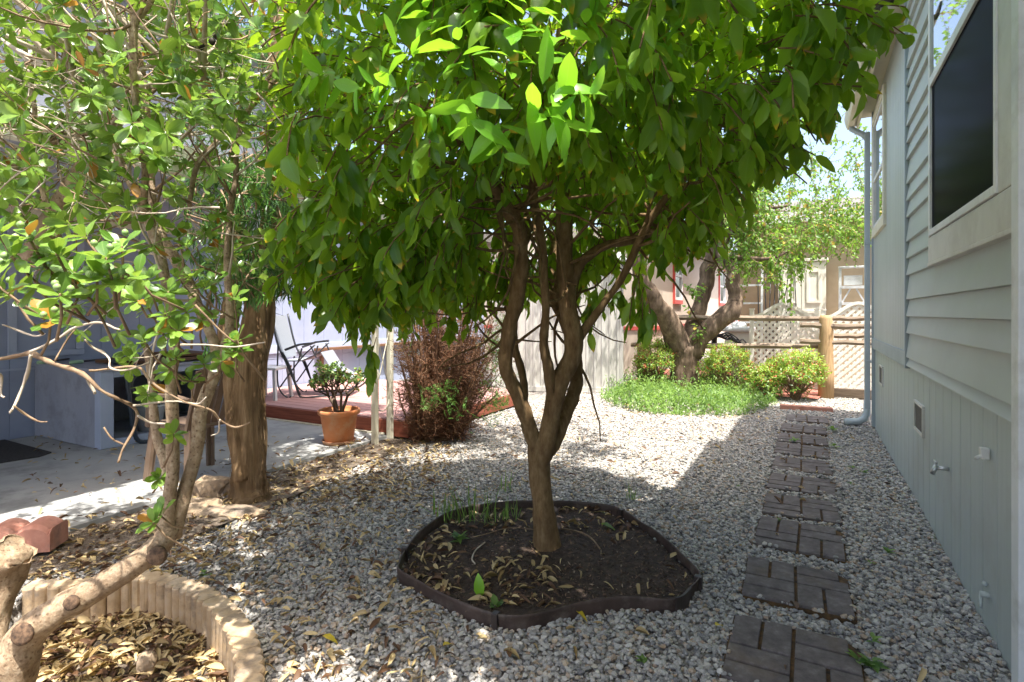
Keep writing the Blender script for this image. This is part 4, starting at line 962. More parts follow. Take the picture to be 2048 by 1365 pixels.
# ------------------------------------------------------------------ citrus tree
def citrus():
    global RS; RS = .87
    e = empty('citrus_tree', (TB.x, TB.y, 0), 'leafy green citrus tree with several slim limbs growing in the ringed mulch bed', 'tree')
    mb = MB()
    limb(mb, [(1096, 1125, 2.98, 36), (1094, 1090, 2.98, 31), (1089, 1030, 2.98, 26), (1080, 960, 2.99, 25), (1077, 905, 3.0, 26), (1080, 870, 3.0, 24)], 20, 10, jit=.12, flute=.12)
    limb(mb, [(1074, 905, 3.0, 12), (1062, 868, 2.98, 18), (1053, 846, 2.98, 14)], 14, 6, jit=.2)
    mb.build('trunk', M['bark'], e)
    tips = []
    def br(rows, n=12, s=0, j=.2, w=.006):
        m_ = MB(); q = limb(m_, rows, n, 7, jit=j, seed=s, wig=w, flute=.08); m_.build('limb', M['bark'], e); tips.append(q)
    br([(1072, 915, 2.99, 11), (1063, 865, 2.97, 17), (1035, 790, 2.93, 17), (1012, 735, 2.9, 16), (1016, 670, 2.86, 18), (1032, 600, 2.82, 18), (1042, 510, 2.76, 18), (1034, 450, 2.7, 18), (1008, 408, 2.62, 17), (985, 370, 2.5, 13), (950, 290, 2.4, 10), (930, 180, 2.3, 7)], 14, 1)
    br([(1082, 950, 2.98, 12), (1088, 905, 2.975, 19), (1099, 850, 2.97, 21), (1116, 775, 2.97, 22), (1143, 715, 2.98, 21), (1146, 670, 2.98, 22), (1135, 600, 2.98, 21), (1130, 520, 2.98, 20), (1126, 420, 2.97, 18), (1118, 330, 2.95, 16), (1105, 220, 2.9, 12), (1120, 60, 2.85, 9)], 16, 2)
    br([(1104, 800, 2.95, 13), (1098, 745, 2.92, 13), (1088, 690, 2.90, 11), (1092, 620, 2.88, 10), (1086, 520, 2.85, 11), (1075, 440, 2.8, 10), (1066, 390, 2.74, 10), (1075, 300, 2.6, 8), (1090, 200, 2.5, 6)], 12, 3)
    br([(1150, 700, 3.0, 12), (1168, 662, 3.0, 11), (1205, 610, 2.98, 9), (1250, 545, 2.92, 9), (1292, 455, 2.85, 9), (1330, 400, 2.8, 8), (1400, 320, 2.7, 7), (1470, 200, 2.6, 6)], 12, 4)
    br([(1088, 925, 3.0, 10), (1106, 885, 3.02, 18), (1130, 830, 3.08, 18), (1152, 770, 3.15, 15), (1150, 700, 3.2, 13), (1128, 640, 3.25, 15), (1105, 575, 3.3, 14), (1112, 500, 3.4, 13), (1140, 400, 3.5, 10)], 12, 5)
    br([(1064, 880, 3.03, 12), (1050, 830, 3.1, 10), (1046, 760, 3.2, 9), (1030, 690, 3.25, 8), (1024, 640, 3.3, 7), (1000, 560, 3.3, 6)], 10, 6)
    br([(1140, 570, 2.98, 14), (1165, 525, 3.0, 12), (1215, 490, 3.05, 10), (1275, 480, 3.1, 8), (1340, 440, 3.1, 6)], 10, 7)
    br([(1020, 400, 2.66, 9), (1040, 520, 2.9, 5), (960, 515, 2.8, 6), (880, 470, 2.7, 4)][0:1] + [(960, 330, 2.6, 8), (880, 250, 2.4, 6), (800, 200, 2.2, 5)], 8, 8)
    RS = 1.0
    # crown: lower surface of the leaf mass as real heights
    r = random.Random(11); tb = [(-1.25, 1.72), (-1.05, 1.5), (-.85, 1.36), (-.62, 1.28), (-.42, 1.36), (-.18, 1.42), (.04, 1.45), (.30, 1.45), (.52, 1.5), (.72, 1.66), (1.0, 1.75), (1.2, 1.98), (1.42, 2.25), (1.62, 2.5), (1.9, 2.9)]
    def zb(xc, t):
        z = np.interp(xc, [a for a, _ in tb], [b_ for _, b_ in tb])
        if -.16 < xc < .72 and t < 3.05: z = max(z, 1.88)
        # the crown bottom rises towards the front
        if t < 2.2: z = max(z, (1.50 if xc < -.1 else 1.62) + (2.2 - t) * .55)
        if t < 1.25: z = max(z, 2.35)
        return z
    SG = [(W(1080, 170, 1.3), .24), (W(1000, 110, 1.34), .20), (W(780, 170, 1.5), .16), (W(900, 130, 1.4), .16)]
    rows = []; tw = []; n = 0; cx0, ct0 = .28, 2.65
    while n < 2750:
        xc = r.uniform(-1.30, 1.62); t = r.uniform(.7, 4.4); z = r.uniform(1.05, 3.7)
        rx = 1.42; rt = 1.75 if t < ct0 else 1.3
        dd = ((xc - cx0) / rx) ** 2 + ((t - ct0) / rt) ** 2; zt = 3.7 * 1
        if dd > 1: continue
        ztop = 2.2 + 1.5 * math.sqrt(1 - dd)
        b0 = zb(xc, t)
        if z < b0 + .07 or z > ztop: continue
        # leaf mass is a shell: sparse inside
        depth = min(z - b0, ztop - z, 1.6 * (1 - math.sqrt(dd)))
        if z > 2.9 and r.random() < .35: continue
        a_ = xc / t
        if a_ > .34 and z < 1.3 + t * (627 + 40 - np.interp(a_, [.34, .45, .52, .60, .66], [420, 310, 190, 70, -20])) / 1108: continue
        if r.random() > (1.0 if depth < .40 else .55 if depth < .7 else .30): continue
        clump = noise.noise(Vector((xc * 2.2, t * 2.2, z * 2.2)))
        if clump < -.24: continue
        if xc < -.35 * t - .02 + .10 * noise.noise(Vector((z * 3, t * 3, 1))): continue
        if xc > .57 * t + .03: continue
        if any((wv := c2w(xc, t, z) - yc).dot(SUN) > .02 and (wv - SUN * wv.dot(SUN)).length < yr_ for yc, yr_ in SG): continue
        wx = c2w(xc, t, z)
        if wx.x > .12 and z < 3.5: continue
        out = Vector(((xc - cx0), (t - ct0) * .9, (z - 2.3) * .7)); out.normalize(); o2 = c2w(out.x, out.y, 0); o2.z = out.z
        low = z < b0 + .45
        d = (o2 * .8 + Vector((0, 0, -.35 if low else .25)) + rv(r) * .55).normalized()
        shoot(rows, r, wx, d, r.uniform(.12, .26), r.randint(6, 10), r.uniform(.085, .125), r.uniform(.040, .056), droop=r.uniform(.6, 1.3) if low else r.uniform(.1, .8), spread=.8, tw=tw)
        n += 1
    # hanging skirts of leaves seen at the left and over the pot
    for px, py, t in [(640, 560, 2.7), (665, 600, 2.7), (690, 560, 2.6), (700, 610, 2.55), (650, 520, 2.5), (735, 590, 2.5), (742, 650, 2.5), (750, 700, 2.5), (780, 560, 2.6), (820, 570, 2.7), (860, 560, 2.8), (905, 590, 2.9), (915, 640, 3.0), (880, 540, 2.6), (960, 580, 3.1), (1010, 560, 3.2), (960, 620, 3.1), (800, 500, 2.4), (840, 520, 2.5), (760, 520, 2.3), (620, 480, 2.5), (610, 420, 2.5),
                      (1200, 590, 3.1), (1240, 600, 3.0), (1180, 620, 3.1), (1270, 560, 3.0), (1275, 600, 2.7), (1290, 620, 2.5), (1330, 470, 2.5), (1380, 470, 2.6), (1400, 440, 2.7)]:
        for k in range(2): shoot(rows, r, W(px + r.uniform(-14, 14), py - 25, t + r.uniform(-.1, .1)), Vector((r.uniform(-.4, .4), r.uniform(-.4, .4), -1)), r.uniform(.10, .2), r.randint(5, 8), r.uniform(.09, .12), .05, droop=1.3, spread=.6, tw=tw)
    # right fringe reaching over the gutter
    for px, py, t in [(1640, 40, 2.0), (1690, 40, 2.1), (1700, 60, 2.1), (1640, 150, 2.3), (1740, 20, 1.9), (1600, 120, 2.2), (1560, 170, 2.3), (1510, 230, 2.3), (1470, 330, 2.6)]:
        for k in range(2): shoot(rows, r, W(px - 40, py, t), c2w(1, r.uniform(-.3, .3), r.uniform(-.2, .3)), r.uniform(.14, .24), r.randint(7, 10), r.uniform(.09, .125), .046, droop=.5, tw=tw)
    for k in range(620):      # loose shoots on top, out of the frame, that dapple the gravel behind
        t = r.uniform(2.9, 5.1); z = 1.42 + .57 * t + r.uniform(.1, .5); q = c2w(r.uniform(-1.2, 1.7), t, z)
        if q.x < .1 and noise.noise(q * 2.6) > .02:
            if k % 3 == 0: hub = c2w(.3 + r.uniform(-.4, .4), 2.9, 2.9); tw.append([hub, hub.lerp(q, .35) + rv(r) * .06, hub.lerp(q, .7) + rv(r) * .06, q])
            shoot(rows, r, q, (rv(r) + Vector((0, 0, .8))).normalized(), .25, 10, .11, .05, droop=.4, tw=tw)
    leaves('crown', rows, M['citrus'], e, MID if False else HI, citrus_w, fold=.28, curl=.35)
    m_ = MB()
    for p in tw: m_.tube(p[::2] + [p[-1]], .0028, 4, cap=False)
    # thin wood joining limbs to the leaf mass
    for q in tips:
        for k in range(len(q) // 2, len(q), 3):
            p, ra = q[k]
            for _ in range(2):
                d = (rv(r) + Vector((0, 0, .5))).normalized(); a = p.copy(); pts = [a.copy()]
                for s in range(6): d = (d + rv(r) * .3).normalized(); a += d * r.uniform(.07, .11); pts.append(a.copy())
                m_.tube(pts, [min(ra * .5, .008) * (1 - s / 7) + .002 for s in range(7)], 6)
    m_.build('twigs', M['bark'], e)
    # pale young growth in the sun at the front
    yr = []
    for px, py, t, dx, dy in [(1075, 230, 1.28, .3, -.1), (1010, 150, 1.32, .1, .3), (1090, 130, 1.30, .25, .5), (930, 130, 1.38, -.2, .5), (845, 130, 1.45, -.35, .2), (940, 190, 1.35, 0, -.3), (1040, 60, 1.35, .2, .7), (1110, 200, 1.25, .7, .3), (770, 170, 1.5, -.8, .1), (870, 40, 1.5, -.3, .5), (700, 90, 1.6, -.6, .2), (960, 40, 1.45, .1, .6), (1290, 90, 1.6, .6, .1), (1150, 60, 1.45, .5, .3), (1190, 150, 1.5, .6, 0), (900, 210, 1.5, -.3, -.2), (820, 60, 1.6, -.2, .5), (1000, 250, 1.55, .1, -.4), (680, 150, 1.7, -.7, 0)]:
        p = W(px, py, t); d = c2w(dx, -.25, dy)
        shoot(yr, r, p - d * .05, d, .12, r.randint(7, 10), r.uniform(.085, .13), .038, droop=.3, spread=.95, up=.1)
    for px, py, t, ang in [(1060, 200, 1.24, -80), (1105, 215, 1.22, -60), (1105, 190, 1.22, 20), (1085, 170, 1.24, 80)]:
        a = math.radians(ang); yr.append((W(px, py, t), c2w(math.cos(a), -.15, math.sin(a)), c2w(.2, -.8, .5), .125, .036, r.random()))
    leaves('young_leaves', yr, M['young'], e, HI, citrus_w, fold=.22, curl=.35)
citrus()

# ------------------------------------------------------------------ variegated shrub at left
def pitto():
    global RS; RS = .86
    b0 = G(15, 1365, -.08); e = empty('variegated_shrub', (b0.x, b0.y, -.08), 'large shrub with pale leaning stems and rounded cream-edged leaves at far left', 'shrub'); r = random.Random(21)
    mb = MB()
    limb(mb, [(-30, 1470, 1.9, 66), (0, 1400, 1.92, 56), (28, 1320, 1.93, 48), (60, 1265, 1.94, 38), (120, 1218, 1.96, 32), (200, 1174, 2.0, 29), (270, 1130, 2.04, 28), (322, 1087, 2.08, 26), (340, 1052, 2.1, 22)], 20, 8, jit=.14, flute=.12)
    limb(mb, [(-60, 1420, 2.0, 50), (-40, 1300, 2.05, 46), (-24, 1220, 2.1, 44), (0, 1150, 2.12, 42), (22, 1112, 2.12, 44), (30, 1104, 2.12, 34)], 24, 7, jit=.06, flute=.4, seed=3)
    mb.build('trunk', M['pbark'], e)
    for px, py, t, rr in ((315, 1112, 2.03, 15), (46, 1268, 1.87, 17), (145, 1205, 1.93, 12)):
        m2 = MB(); p = W(px, py, t); q = p + c2w(.1, -1, .1) * .014; m2.tube([p, p.lerp(q, .8), q], [rr / F * t * 1.25, rr / F * t * 1.15, rr / F * t * .9], 14, jit=.15); m2.build('pruning_scar', M['cut'], e)
    paths = []
    def st(rows, n=12, s=0, mat='pbark', j=.16, w=.008, nm='stem'):
        m_ = MB(); q = limb(m_, rows, n, 6, jit=j, seed=s, wig=w); m_.build(nm, M[mat], e); paths.append(q); return q
    st([(335, 1065, 2.1, 20), (340, 1010, 2.1, 15), (346, 950, 2.1, 14), (345, 860, 2.1, 13.5), (344, 760, 2.1, 12), (348, 690, 2.1, 11), (336, 600, 2.1, 10), (318, 500, 2.1, 12), (285, 410, 2.1, 11), (245, 330, 2.1, 9), (215, 260, 2.1, 8)], 14, 1)
    st([(345, 1075, 2.12, 20), (362, 1010, 2.14, 17), (385, 930, 2.16, 15), (402, 830, 2.18, 15), (432, 740, 2.2, 14), (425, 680, 2.22, 11), (390, 600, 2.25, 12), (350, 520, 2.28, 12), (310, 440, 2.3, 11), (296, 330, 2.3, 9), (290, 200, 2.3, 8), (270, 60, 2.3, 7), (262, -60, 2.3, 6)], 14, 2)
    st([(352, 1060, 2.2, 13), (335, 950, 2.26, 11), (315, 880, 2.3, 11), (306, 800, 2.3, 9), (300, 735, 2.3, 9), (290, 690, 2.3, 6)], 12, 3)
    st([(438, 735, 2.22, 14), (456, 660, 2.24, 10), (456, 560, 2.26, 8), (460, 440, 2.3, 7), (472, 350, 2.3, 6), (484, 250, 2.3, 5), (560, 120, 2.3, 4)], 10, 4)
    st([(-40, 430, 2.5, 26), (10, 360, 2.5, 22), (50, 310, 2.5, 17), (90, 290, 2.5, 10), (190, 260, 2.5, 6)], 10, 5, j=.3)
    st([(60, 520, 2.6, 24), (110, 430, 2.6, 22), (155, 360, 2.6, 20), (195, 300, 2.6, 18), (250, 230, 2.6, 13), (330, 160, 2.6, 9), (420, 128, 2.6, 8)], 12, 6, j=.3)
    st([(165, 155, 2.3, 6), (140, 100, 2.3, 9), (120, 40, 2.3, 9), (105, -40, 2.3, 9)], 10, 7)
    st([(285, 410, 2.1, 9), (290, 340, 2.0, 7), (270, 230, 1.95, 7), (268, 60, 1.9, 9), (290, 20, 1.9, 8), (330, -40, 1.9, 7)], 10, 8)
    st([(120, 480, 2.4, 7), (90, 400, 2.4, 6), (70, 300, 2.4, 6), (66, 180, 2.4, 5), (40, 60, 2.4, 5)], 8, 9)
    st([(380, 420, 2.2, 5), (395, 330, 2.2, 6), (450, 270, 2.2, 6), (540, 170, 2.2, 5), (590, 90, 2.2, 4)], 8, 10)
    RS = 1.0
    # bare hand-placed twigs
    T = 1.75
    bare = [[(-20, 722, 7), (40, 712, 8), (62, 708, 9), (110, 728, 7), (165, 748, 7), (200, 780, 5), (240, 800, 5), (266, 812, 5), (276, 830, 5), (268, 862, 4), (245, 900, 4), (236, 926, 3)],
            [(266, 812, 4), (310, 806, 3), (355, 803, 3), (395, 807, 3), (412, 795, 2)], [(276, 832, 4), (300, 845, 3), (330, 848, 3)], [(248, 890, 3), (225, 878, 3), (208, 855, 3)],
            [(165, 748, 4), (178, 768, 5), (190, 788, 5)], [(62, 710, 5), (56, 745, 5), (44, 780, 5), (28, 815, 4), (20, 826, 3)], [(28, 812, 4), (50, 828, 4), (75, 842, 3), (94, 844, 2)], [(-10, 745, 4), (3, 755, 4), (3, 790, 3), (8, 795, 3)],
            [(60, 705, 5), (110, 680, 5), (150, 655, 4), (200, 645, 4), (240, 660, 3)], [(110, 722, 3), (130, 690, 3), (150, 660, 2)], [(5, 650, 2), (30, 660, 3), (68, 672, 3), (90, 668, 2)], [(170, 680, 2), (185, 695, 3), (205, 705, 4), (218, 718, 3), (220, 735, 4), (250, 740, 3), (300, 725, 3)], [(178, 742, 4), (220, 737, 4), (275, 735, 4), (300, 760, 4), (325, 780, 4), (370, 805, 3), (420, 820, 3), (440, 840, 3), (470, 855, 3), (500, 845, 2)],
            [(440, 840, 3), (438, 865, 3), (422, 872, 2)], [(360, 690, 4), (410, 690, 3), (470, 695, 3), (530, 685, 2)], [(390, 610, 4), (440, 660, 3), (470, 685, 3)]]
    m_ = MB()
    def node(m, rows):
        rows = [(a, b_, T + .04 * math.sin(i), c * .62) for i, (a, b_, c) in enumerate(rows)]
        limb(m, rows, 7, 4, jit=.5, wig=.004, seed=int(rows[0][0]))
    for k, q in enumerate(bare): 
        m_ = MB(); node(m_, q); m_.build('bare_branch', M['twig'] if k % 3 else M['twig2'], e)
    # finer branching, with leaf rosettes at the ends
    tw = MB(); tw2 = MB(); rows = []; pass
    def rosette(p, d, sz=1.0, n=None):
        n = n or r.randint(6, 9); ref = rv(r); s = d.cross(ref).normalized(); t_ = d.cross(s); a = r.uniform(0, 6)
        for i in range(n):
            a += 2.4 + r.uniform(-.2, .2); rad = s * math.cos(a) + t_ * math.sin(a); f = i / n
            ld = (d * (.25 + .9 * f) + rad).normalized()
            k = sz * r.uniform(.7, 1.1) * (1 - .3 * f)
            rows.append((p - d * .012 * (1 - f), ld, d * .8 + Vector((0, 0, .5)) + rv(r) * .3, .072 * k, .034 * k, r.random()))
    def grow(p, d, L, rad, lev, leafy):
        pts = [p.copy()]; a = p.copy(); n = max(3, int(L / .05)); kids = []
        for i in range(n):
            d = (d + rv(r) * .22 + Vector((0, 0, .03))).normalized(); a = a + d * (L / n); pts.append(a.copy())
            if lev > 0 and i > 0 and r.random() < .55: kids.append((a.copy(), (d + rv(r) * 1.0).normalized(), rad * (1 - i / n) * .8 + .0012))
        (tw if r.random() < .5 else tw2).tube(pts, [rad * (1 - .6 * i / n) for i in range(n + 1)], 6 if rad > .004 else 4, cap=False)
        if r.random() < leafy: rosette(a, d, r.uniform(.8, 1.15))
        for k in kids: grow(k[0], k[1], L * r.uniform(.45, .75), max(.0013, k[2] * .6), lev - 1, leafy)
    for q in paths:
        n = len(q)
        for k in range(n // 4, n, 3):
            p, ra = q[k]
            px, py, t_ = w2c(p.x, p.y, p.z)
            if py > 640 and r.random() < .8: continue
            if px > 480: continue
            for _ in range(1 if py > 420 else 2):
                d = (rv(r) + Vector((0, 0, .35)) + c2w(-.2, -.25, 0)).normalized(); grow(p, d, r.uniform(.18, .38), min(ra * .45, .007), 2, .50 if py < 420 else .6)
    # explicit leafy sprays (big ones near the camera)
    big = [(60, 480, 1.35), (20, 520, 1.35), (110, 500, 1.4), (150, 540, 1.4), (210, 520, 1.4), (245, 500, 1.4), (60, 560, 1.4), (120, 590, 1.4), (30, 590, 1.45), (180, 600, 1.45), (230, 560, 1.45), (0, 470, 1.5), (105, 640, 1.45), (275, 545, 1.5), (160, 480, 1.5), (-10, 560, 1.4), (85, 530, 1.35), (190, 560, 1.38),
           (300, 620, 1.8), (330, 590, 1.85), (350, 560, 1.9), (300, 560, 1.8), (370, 620, 1.9), (320, 660, 1.8), (355, 660, 1.8), (290, 680, 1.8), (400, 580, 1.9), (410, 640, 2.0), (345, 720, 1.85), (375, 560, 1.9), (420, 560, 2.0), (330, 630, 1.75), (345, 870, 1.95), (300, 1040, 1.9), (320, 1030, 1.92), (280, 600, 1.7), (470, 680, 1.9), (480, 700, 1.9), (465, 590, 2.1), (440, 720, 2.0), (350, 470, 1.95), (375, 490, 1.9), (380, 760, 2.0), (330, 745, 1.9), (405, 735, 2.0), (325, 955, 2.2)]
    for px, py, t in big:
        p = W(px + r.uniform(-8, 8), py + r.uniform(-8, 8), t + r.uniform(-.06, .06)); d = (c2w(r.uniform(-.6, .6), -.5, r.uniform(.2, .9))).normalized(); rosette(p, d, 1.12 if t < 1.6 else 1.0, r.randint(7, 10))
        q = p - d * .05 + Vector((0, 0, -.03)); tw2.tube([q + rv(r) * .03 - d * .08, q, p], [.004, .0035, .003], 6)
        if t < 1.5 and r.random() < .7:
            for _ in range(3): fm = MB(); fm.lathe(p + d * .02 + rv(r) * .022, [(0, -.009), (.006, -.005), (.0085, .001), (.006, .007), (0, .0105)], 10); fm.build('seed_pod', M['fruit'], e)
    # the tangle across the upper left
    for k in range(300):
        px = r.uniform(-60, 570); py = r.uniform(-90, 470); t = r.uniform(1.7, 2.9)
        if px > 440 and py > 330: continue
        p = W(px, py, t); d = (rv(r) + Vector((0, 0, .3))).normalized()
        if noise.noise(Vector((px * .008, py * .008, 4))) < -.12 and r.random() < .75: 
            continue
        grow(p, d, r.uniform(.10, .32), .0035, 1, .55)
    for k in range(25):      # crown above the frame, which shades the planter
        p = W(r.uniform(-500, 560), -100, 2.2); p.z = r.uniform(2.5, 3.3); q = c2w(r.uniform(-2.6, -.75), r.uniform(1.2, 3.2), p.z); rosette(q, (rv(r) + Vector((0, 0, .8))).normalized(), 1.3); hub = c2w(-1.5 + r.uniform(-.3, .3), 2.2, 2.2); tw.tube([hub, hub.lerp(q, .4) + rv(r) * .05, hub.lerp(q, .75) + rv(r) * .04, q], [.011, .008, .005, .003], 5)
    for k in range(9):
        p = W(r.uniform(300, 470), r.uniform(40, 95), 2.0)
        pods = MB(); pods.lathe(p, [(0, -.016), (.009, -.010), (.013, .002), (.006, .011), (0, .015)], 8); pods.build('dark_pod', M['pod'], e)
    tw.build('twigs', M['twig'], e); tw2.build('twigs', M['twig2'], e)
    leaves('crown', rows, M['pitto'], e, HI, obov_w, fold=.18, curl=.30)
pitto()

# ------------------------------------------------------------------ stringy bark tree with strap leaves
def stringy():
    global RS; RS = .86
    b = G(500, 1002); e = empty('stringy_bark_tree', (b.x, b.y, 0), 'tree with fibrous reddish bark and narrow strap leaves beside the patio slab', 'tree'); r = random.Random(31)
    mb = MB()
    limb(mb, [(503, 1015, 3.84, 54), (500, 995, 3.86, 46), (500, 960, 3.88, 36), (501, 880, 3.9, 33), (500, 790, 3.92, 34), (506, 700, 3.94, 34), (520, 610, 3.96, 32), (535, 540, 3.98, 29), (548, 470, 4.0, 32), (556, 380, 4.0, 29), (556, 250, 4.0, 25), (560, 80, 4.0, 20), (570, -120, 4.0, 12)], 36, 10, jit=.16, flute=.22, seed=2)
    limb(mb, [(490, 960, 3.82, 22), (480, 900, 3.84, 20), (470, 820, 3.87, 19), (460, 740, 3.9, 17), (456, 660, 3.95, 20), (470, 560, 4.0, 17), (480, 420, 4.1, 12)], 20, 8, jit=.16, flute=.25, seed=6)
    mb.build('trunk', M['cbark'], e); RS = 1.0
    mb = MB()
    for k in range(170):      # loose bark fibres
        py = r.uniform(700, 1005); sx = r.choice((-1, 1, 1, 1)); px = 497 + sx * r.uniform(20, 36 if py < 950 else 46); p = W(px, py, 3.72 + abs(px - 497) / 44 * .10)
        q = [p, p + Vector((r.uniform(-.01, .01), r.uniform(-.01, .01), -.06)), p + c2w(.02 * sx * r.random(), -.02, -.12 * r.uniform(.7, 1.4))]; q = [x if x.z > .005 else Vector((x.x, x.y, .005)) for x in q]; mb.tube(q, [.003, .0025, .001], 4)
    mb.build('bark_fibres', M['cbark'], e)
    rows = []; tw = MB()
    def tuft(px, py, t, n=26, s=1.0, down=.3):
        p = W(px, py, t); d = (rv(r) + Vector((0, 0, -down))).normalized(); tw.tube([p - d * .18 + rv(r) * .03, p - d * .08, p], [.006, .005, .003], 5)
        for i in range(n):
            ld = (rv(r) * 1.0 + d * .6 + Vector((0, 0, -.25))).normalized(); rows.append((p - d * r.uniform(0, .14), ld, Vector((0, 0, 1)) + rv(r) * .4, .12 * s * r.uniform(.7, 1.15), .0095 * s, r.random()))
    for k in range(230):
        t = r.uniform(3.2, 4.4); px = r.gauss(505, 62); py = r.uniform(330, 600)
        if px > 610 or px < 370: continue
        if py > 560 and not (460 < px < 600): continue
        tuft(px, py, t)
    for px, py in ((560, 560), (575, 590), (585, 570), (550, 530), (600, 540), (510, 540), (440, 600), (430, 640), (465, 610), (425, 570), (400, 520), (590, 520), (420, 690), (610, 500)): tuft(px, py, 3.7, 24, 1.0, .8)
    for k in range(260):
        px = r.uniform(330, 660); py = r.uniform(-160, 340); tuft(px, py, r.uniform(3.4, 5.0), 20, 1.15)
    tw.build('twigs', M['twig2'], e)
    leaves('crown', rows, M['podo'], e, MID, lin_w, fold=.1, curl=.35)
stringy()

# ------------------------------------------------------------------ second tree, small light leaves
def far_tree():
    b = G(1370, 778); e = empty('forked_tree', (b.x, b.y, 0), 'thick dark trunk forking low, with small light green leaves, in the ground cover', 'tree'); r = random.Random(41); T0 = 9.55
    mb = MB(); limb(mb, [(1370, 790, T0, 34), (1370, 770, T0, 27), (1369, 730, T0, 25), (1366, 700, T0, 28), (1366, 685, T0, 22)], 24, 8, jit=.18, flute=.22); mb.build('trunk', M['mbark'], e)
    P = []
    def br(rows, s): 
        m_ = MB(); P.append(limb(m_, rows, 14, 7, jit=.22, flute=.2, seed=s, wig=.03)); m_.build('limb', M['mbark'], e)
    br([(1368, 715, T0, 24), (1352, 675, T0 - .1, 22), (1325, 628, T0 - .3, 21), (1298, 588, T0 - .5, 18), (1280, 545, T0 - .6, 15), (1272, 480, T0 - .7, 12), (1250, 380, T0 - .8, 9), (1200, 250, T0 - .9, 6)], 1)
    br([(1374, 700, T0, 20), (1388, 655, T0 + .1, 16), (1402, 605, T0 + .2, 15), (1415, 550, T0 + .2, 14), (1428, 500, T0 + .2, 13), (1440, 430, T0 + .1, 10), (1470, 330, T0, 8), (1490, 200, T0, 5)], 2)
    br([(1380, 715, T0, 21), (1400, 678, T0 - .1, 19), (1435, 645, T0 - .2, 18), (1466, 618, T0 - .3, 17), (1472, 595, T0 - .3, 15), (1466, 560, T0 - .3, 12), (1462, 530, T0 - .2, 11), (1440, 500, T0 + .1, 9), (1480, 440, T0, 7), (1530, 420, T0 - .2, 4), (1580, 410, T0 - .4, 2)], 3)
    br([(1440, 520, T0, 5), (1480, 515, T0 - .3, 5), (1530, 518, T0 - .5, 4), (1580, 500, T0 - .6, 3)], 4)
    rows = []; tw = []
    tb = [(2.4, 2.2), (3.0, 2.4), (3.6, 2.45), (4.0, 2.30), (4.7, 2.15), (5.2, 2.25), (5.9, 2.3), (6.5, 2.5)]
    n = 0
    while n < 1900:
        px = r.uniform(1080, 1760); py = r.uniform(-120, 560); t = r.uniform(7.8, 11.0)
        if n > 1100: px, py, t = r.uniform(1420, 1735), r.uniform(300, 540), r.uniform(8.8, 10.4)
        p = W(px, py, t)
        if px > 1722 and t > 6.5 and p.x > .3: pass
        low = 530 + 30 * math.sin(px * .03)
        if px < 1440: low = 470
        if px > 1630: low = 475
        if py > low: continue
        # open sky window at right
        sk = 1 if (1600 < px < 1730 and 255 < py < 395) else 0
        if sk and r.random() < .90: continue
        if px > 1560 and py < 255 and r.random() < .5: continue
        if noise.noise(p * 1.1) < -.18: continue
        shoot(rows, r, p, (rv(r) + Vector((0, 0, -.25))).normalized(), r.uniform(.3, .55), r.randint(10, 16), r.uniform(.055, .08), .045, droop=.5, tw=tw); n += 1
    for px, y0, y1 in ((1560, 510, 600), (1585, 520, 640), (1600, 500, 560), (1540, 520, 560), (1490, 480, 540)):   # hanging sprays
        for _ in range(2): shoot(rows, r, W(px, y0, 9.0), Vector((r.uniform(-.15, .15), 0, -1)), (y1 - y0) / F * 9, 20, .085, .06, droop=.8, tw=tw)
    for py in range(255, 500, 14):
        if r.random() < .6: shoot(rows, r, W(1722 + r.uniform(-60, 0), py, 8.8), c2w(r.uniform(-.5, .5), 0, -.4), .3, 9, .06, .045, tw=tw)
    for k in range(14):       # sprouts low on the trunk
        shoot(rows, r, W(r.uniform(1385, 1400), r.uniform(545, 690), T0 - .2), c2w(r.uniform(-.8, .4), -.3, .6), .22, 8, .085, .06, droop=.4, tw=tw)
    leaves('crown', rows, M['mulb'], e, MID, citrus_w, fold=.3, curl=.25)
    m_ = MB()
    for p in tw: m_.tube(p[::3] + [p[-1]], .004, 3, cap=False)
    m_.build('twigs', M['twig2'], e)
far_tree()

# background greenery seen through the crowns
def back_tree(x, y, h, rad, lab, seed, n=520, mat='mulb', ls=.16):
    e = empty('background_tree', (x, y, 0), lab, 'tree', 'trees behind the yard'); r = random.Random(seed)
    mb = MB(); q = [(x, y, -.1, .22), (x + .1, y, h * .25, .17), (x - .05, y + .1, h * .5, .12), (x, y, h * .8, .05)]; q = cat(q, 5); mb.tube([Vector(a[:3]) for a in q], [a[3] for a in q], 10, jit=.2); mb.build('trunk', M['mbark'], e)
    rows = []; tw = []
    for k in range(n):
        v = rv(r) * (r.random() ** .35) * rad; c = Vector((x, y, h * .66)) + Vector((v.x, v.y, v.z * h * .42 / rad))
        if noise.noise(c * .8) < -.2: continue
        shoot(rows, r, c, (v.normalized() + rv(r) * .5).normalized(), .4, 9, ls, ls * .55, tw=tw)
    leaves('crown', rows, M[mat], e, LO, citrus_w, fold=.2)
    m_ = MB()
    for p in tw[::3]: m_.tube([p[0] - (p[-1] - p[0]), p[-1]], .008, 3, cap=False)
    m_.build('twigs', M['twig2'], e)
back_tree(-9.5, 9.5, 6.5, 2.2, 'bushy tree rising behind the lavender house', 51)
back_tree(-6.2, 17.0, 6.5, 2.4, 'light green tree behind the white shed', 52)

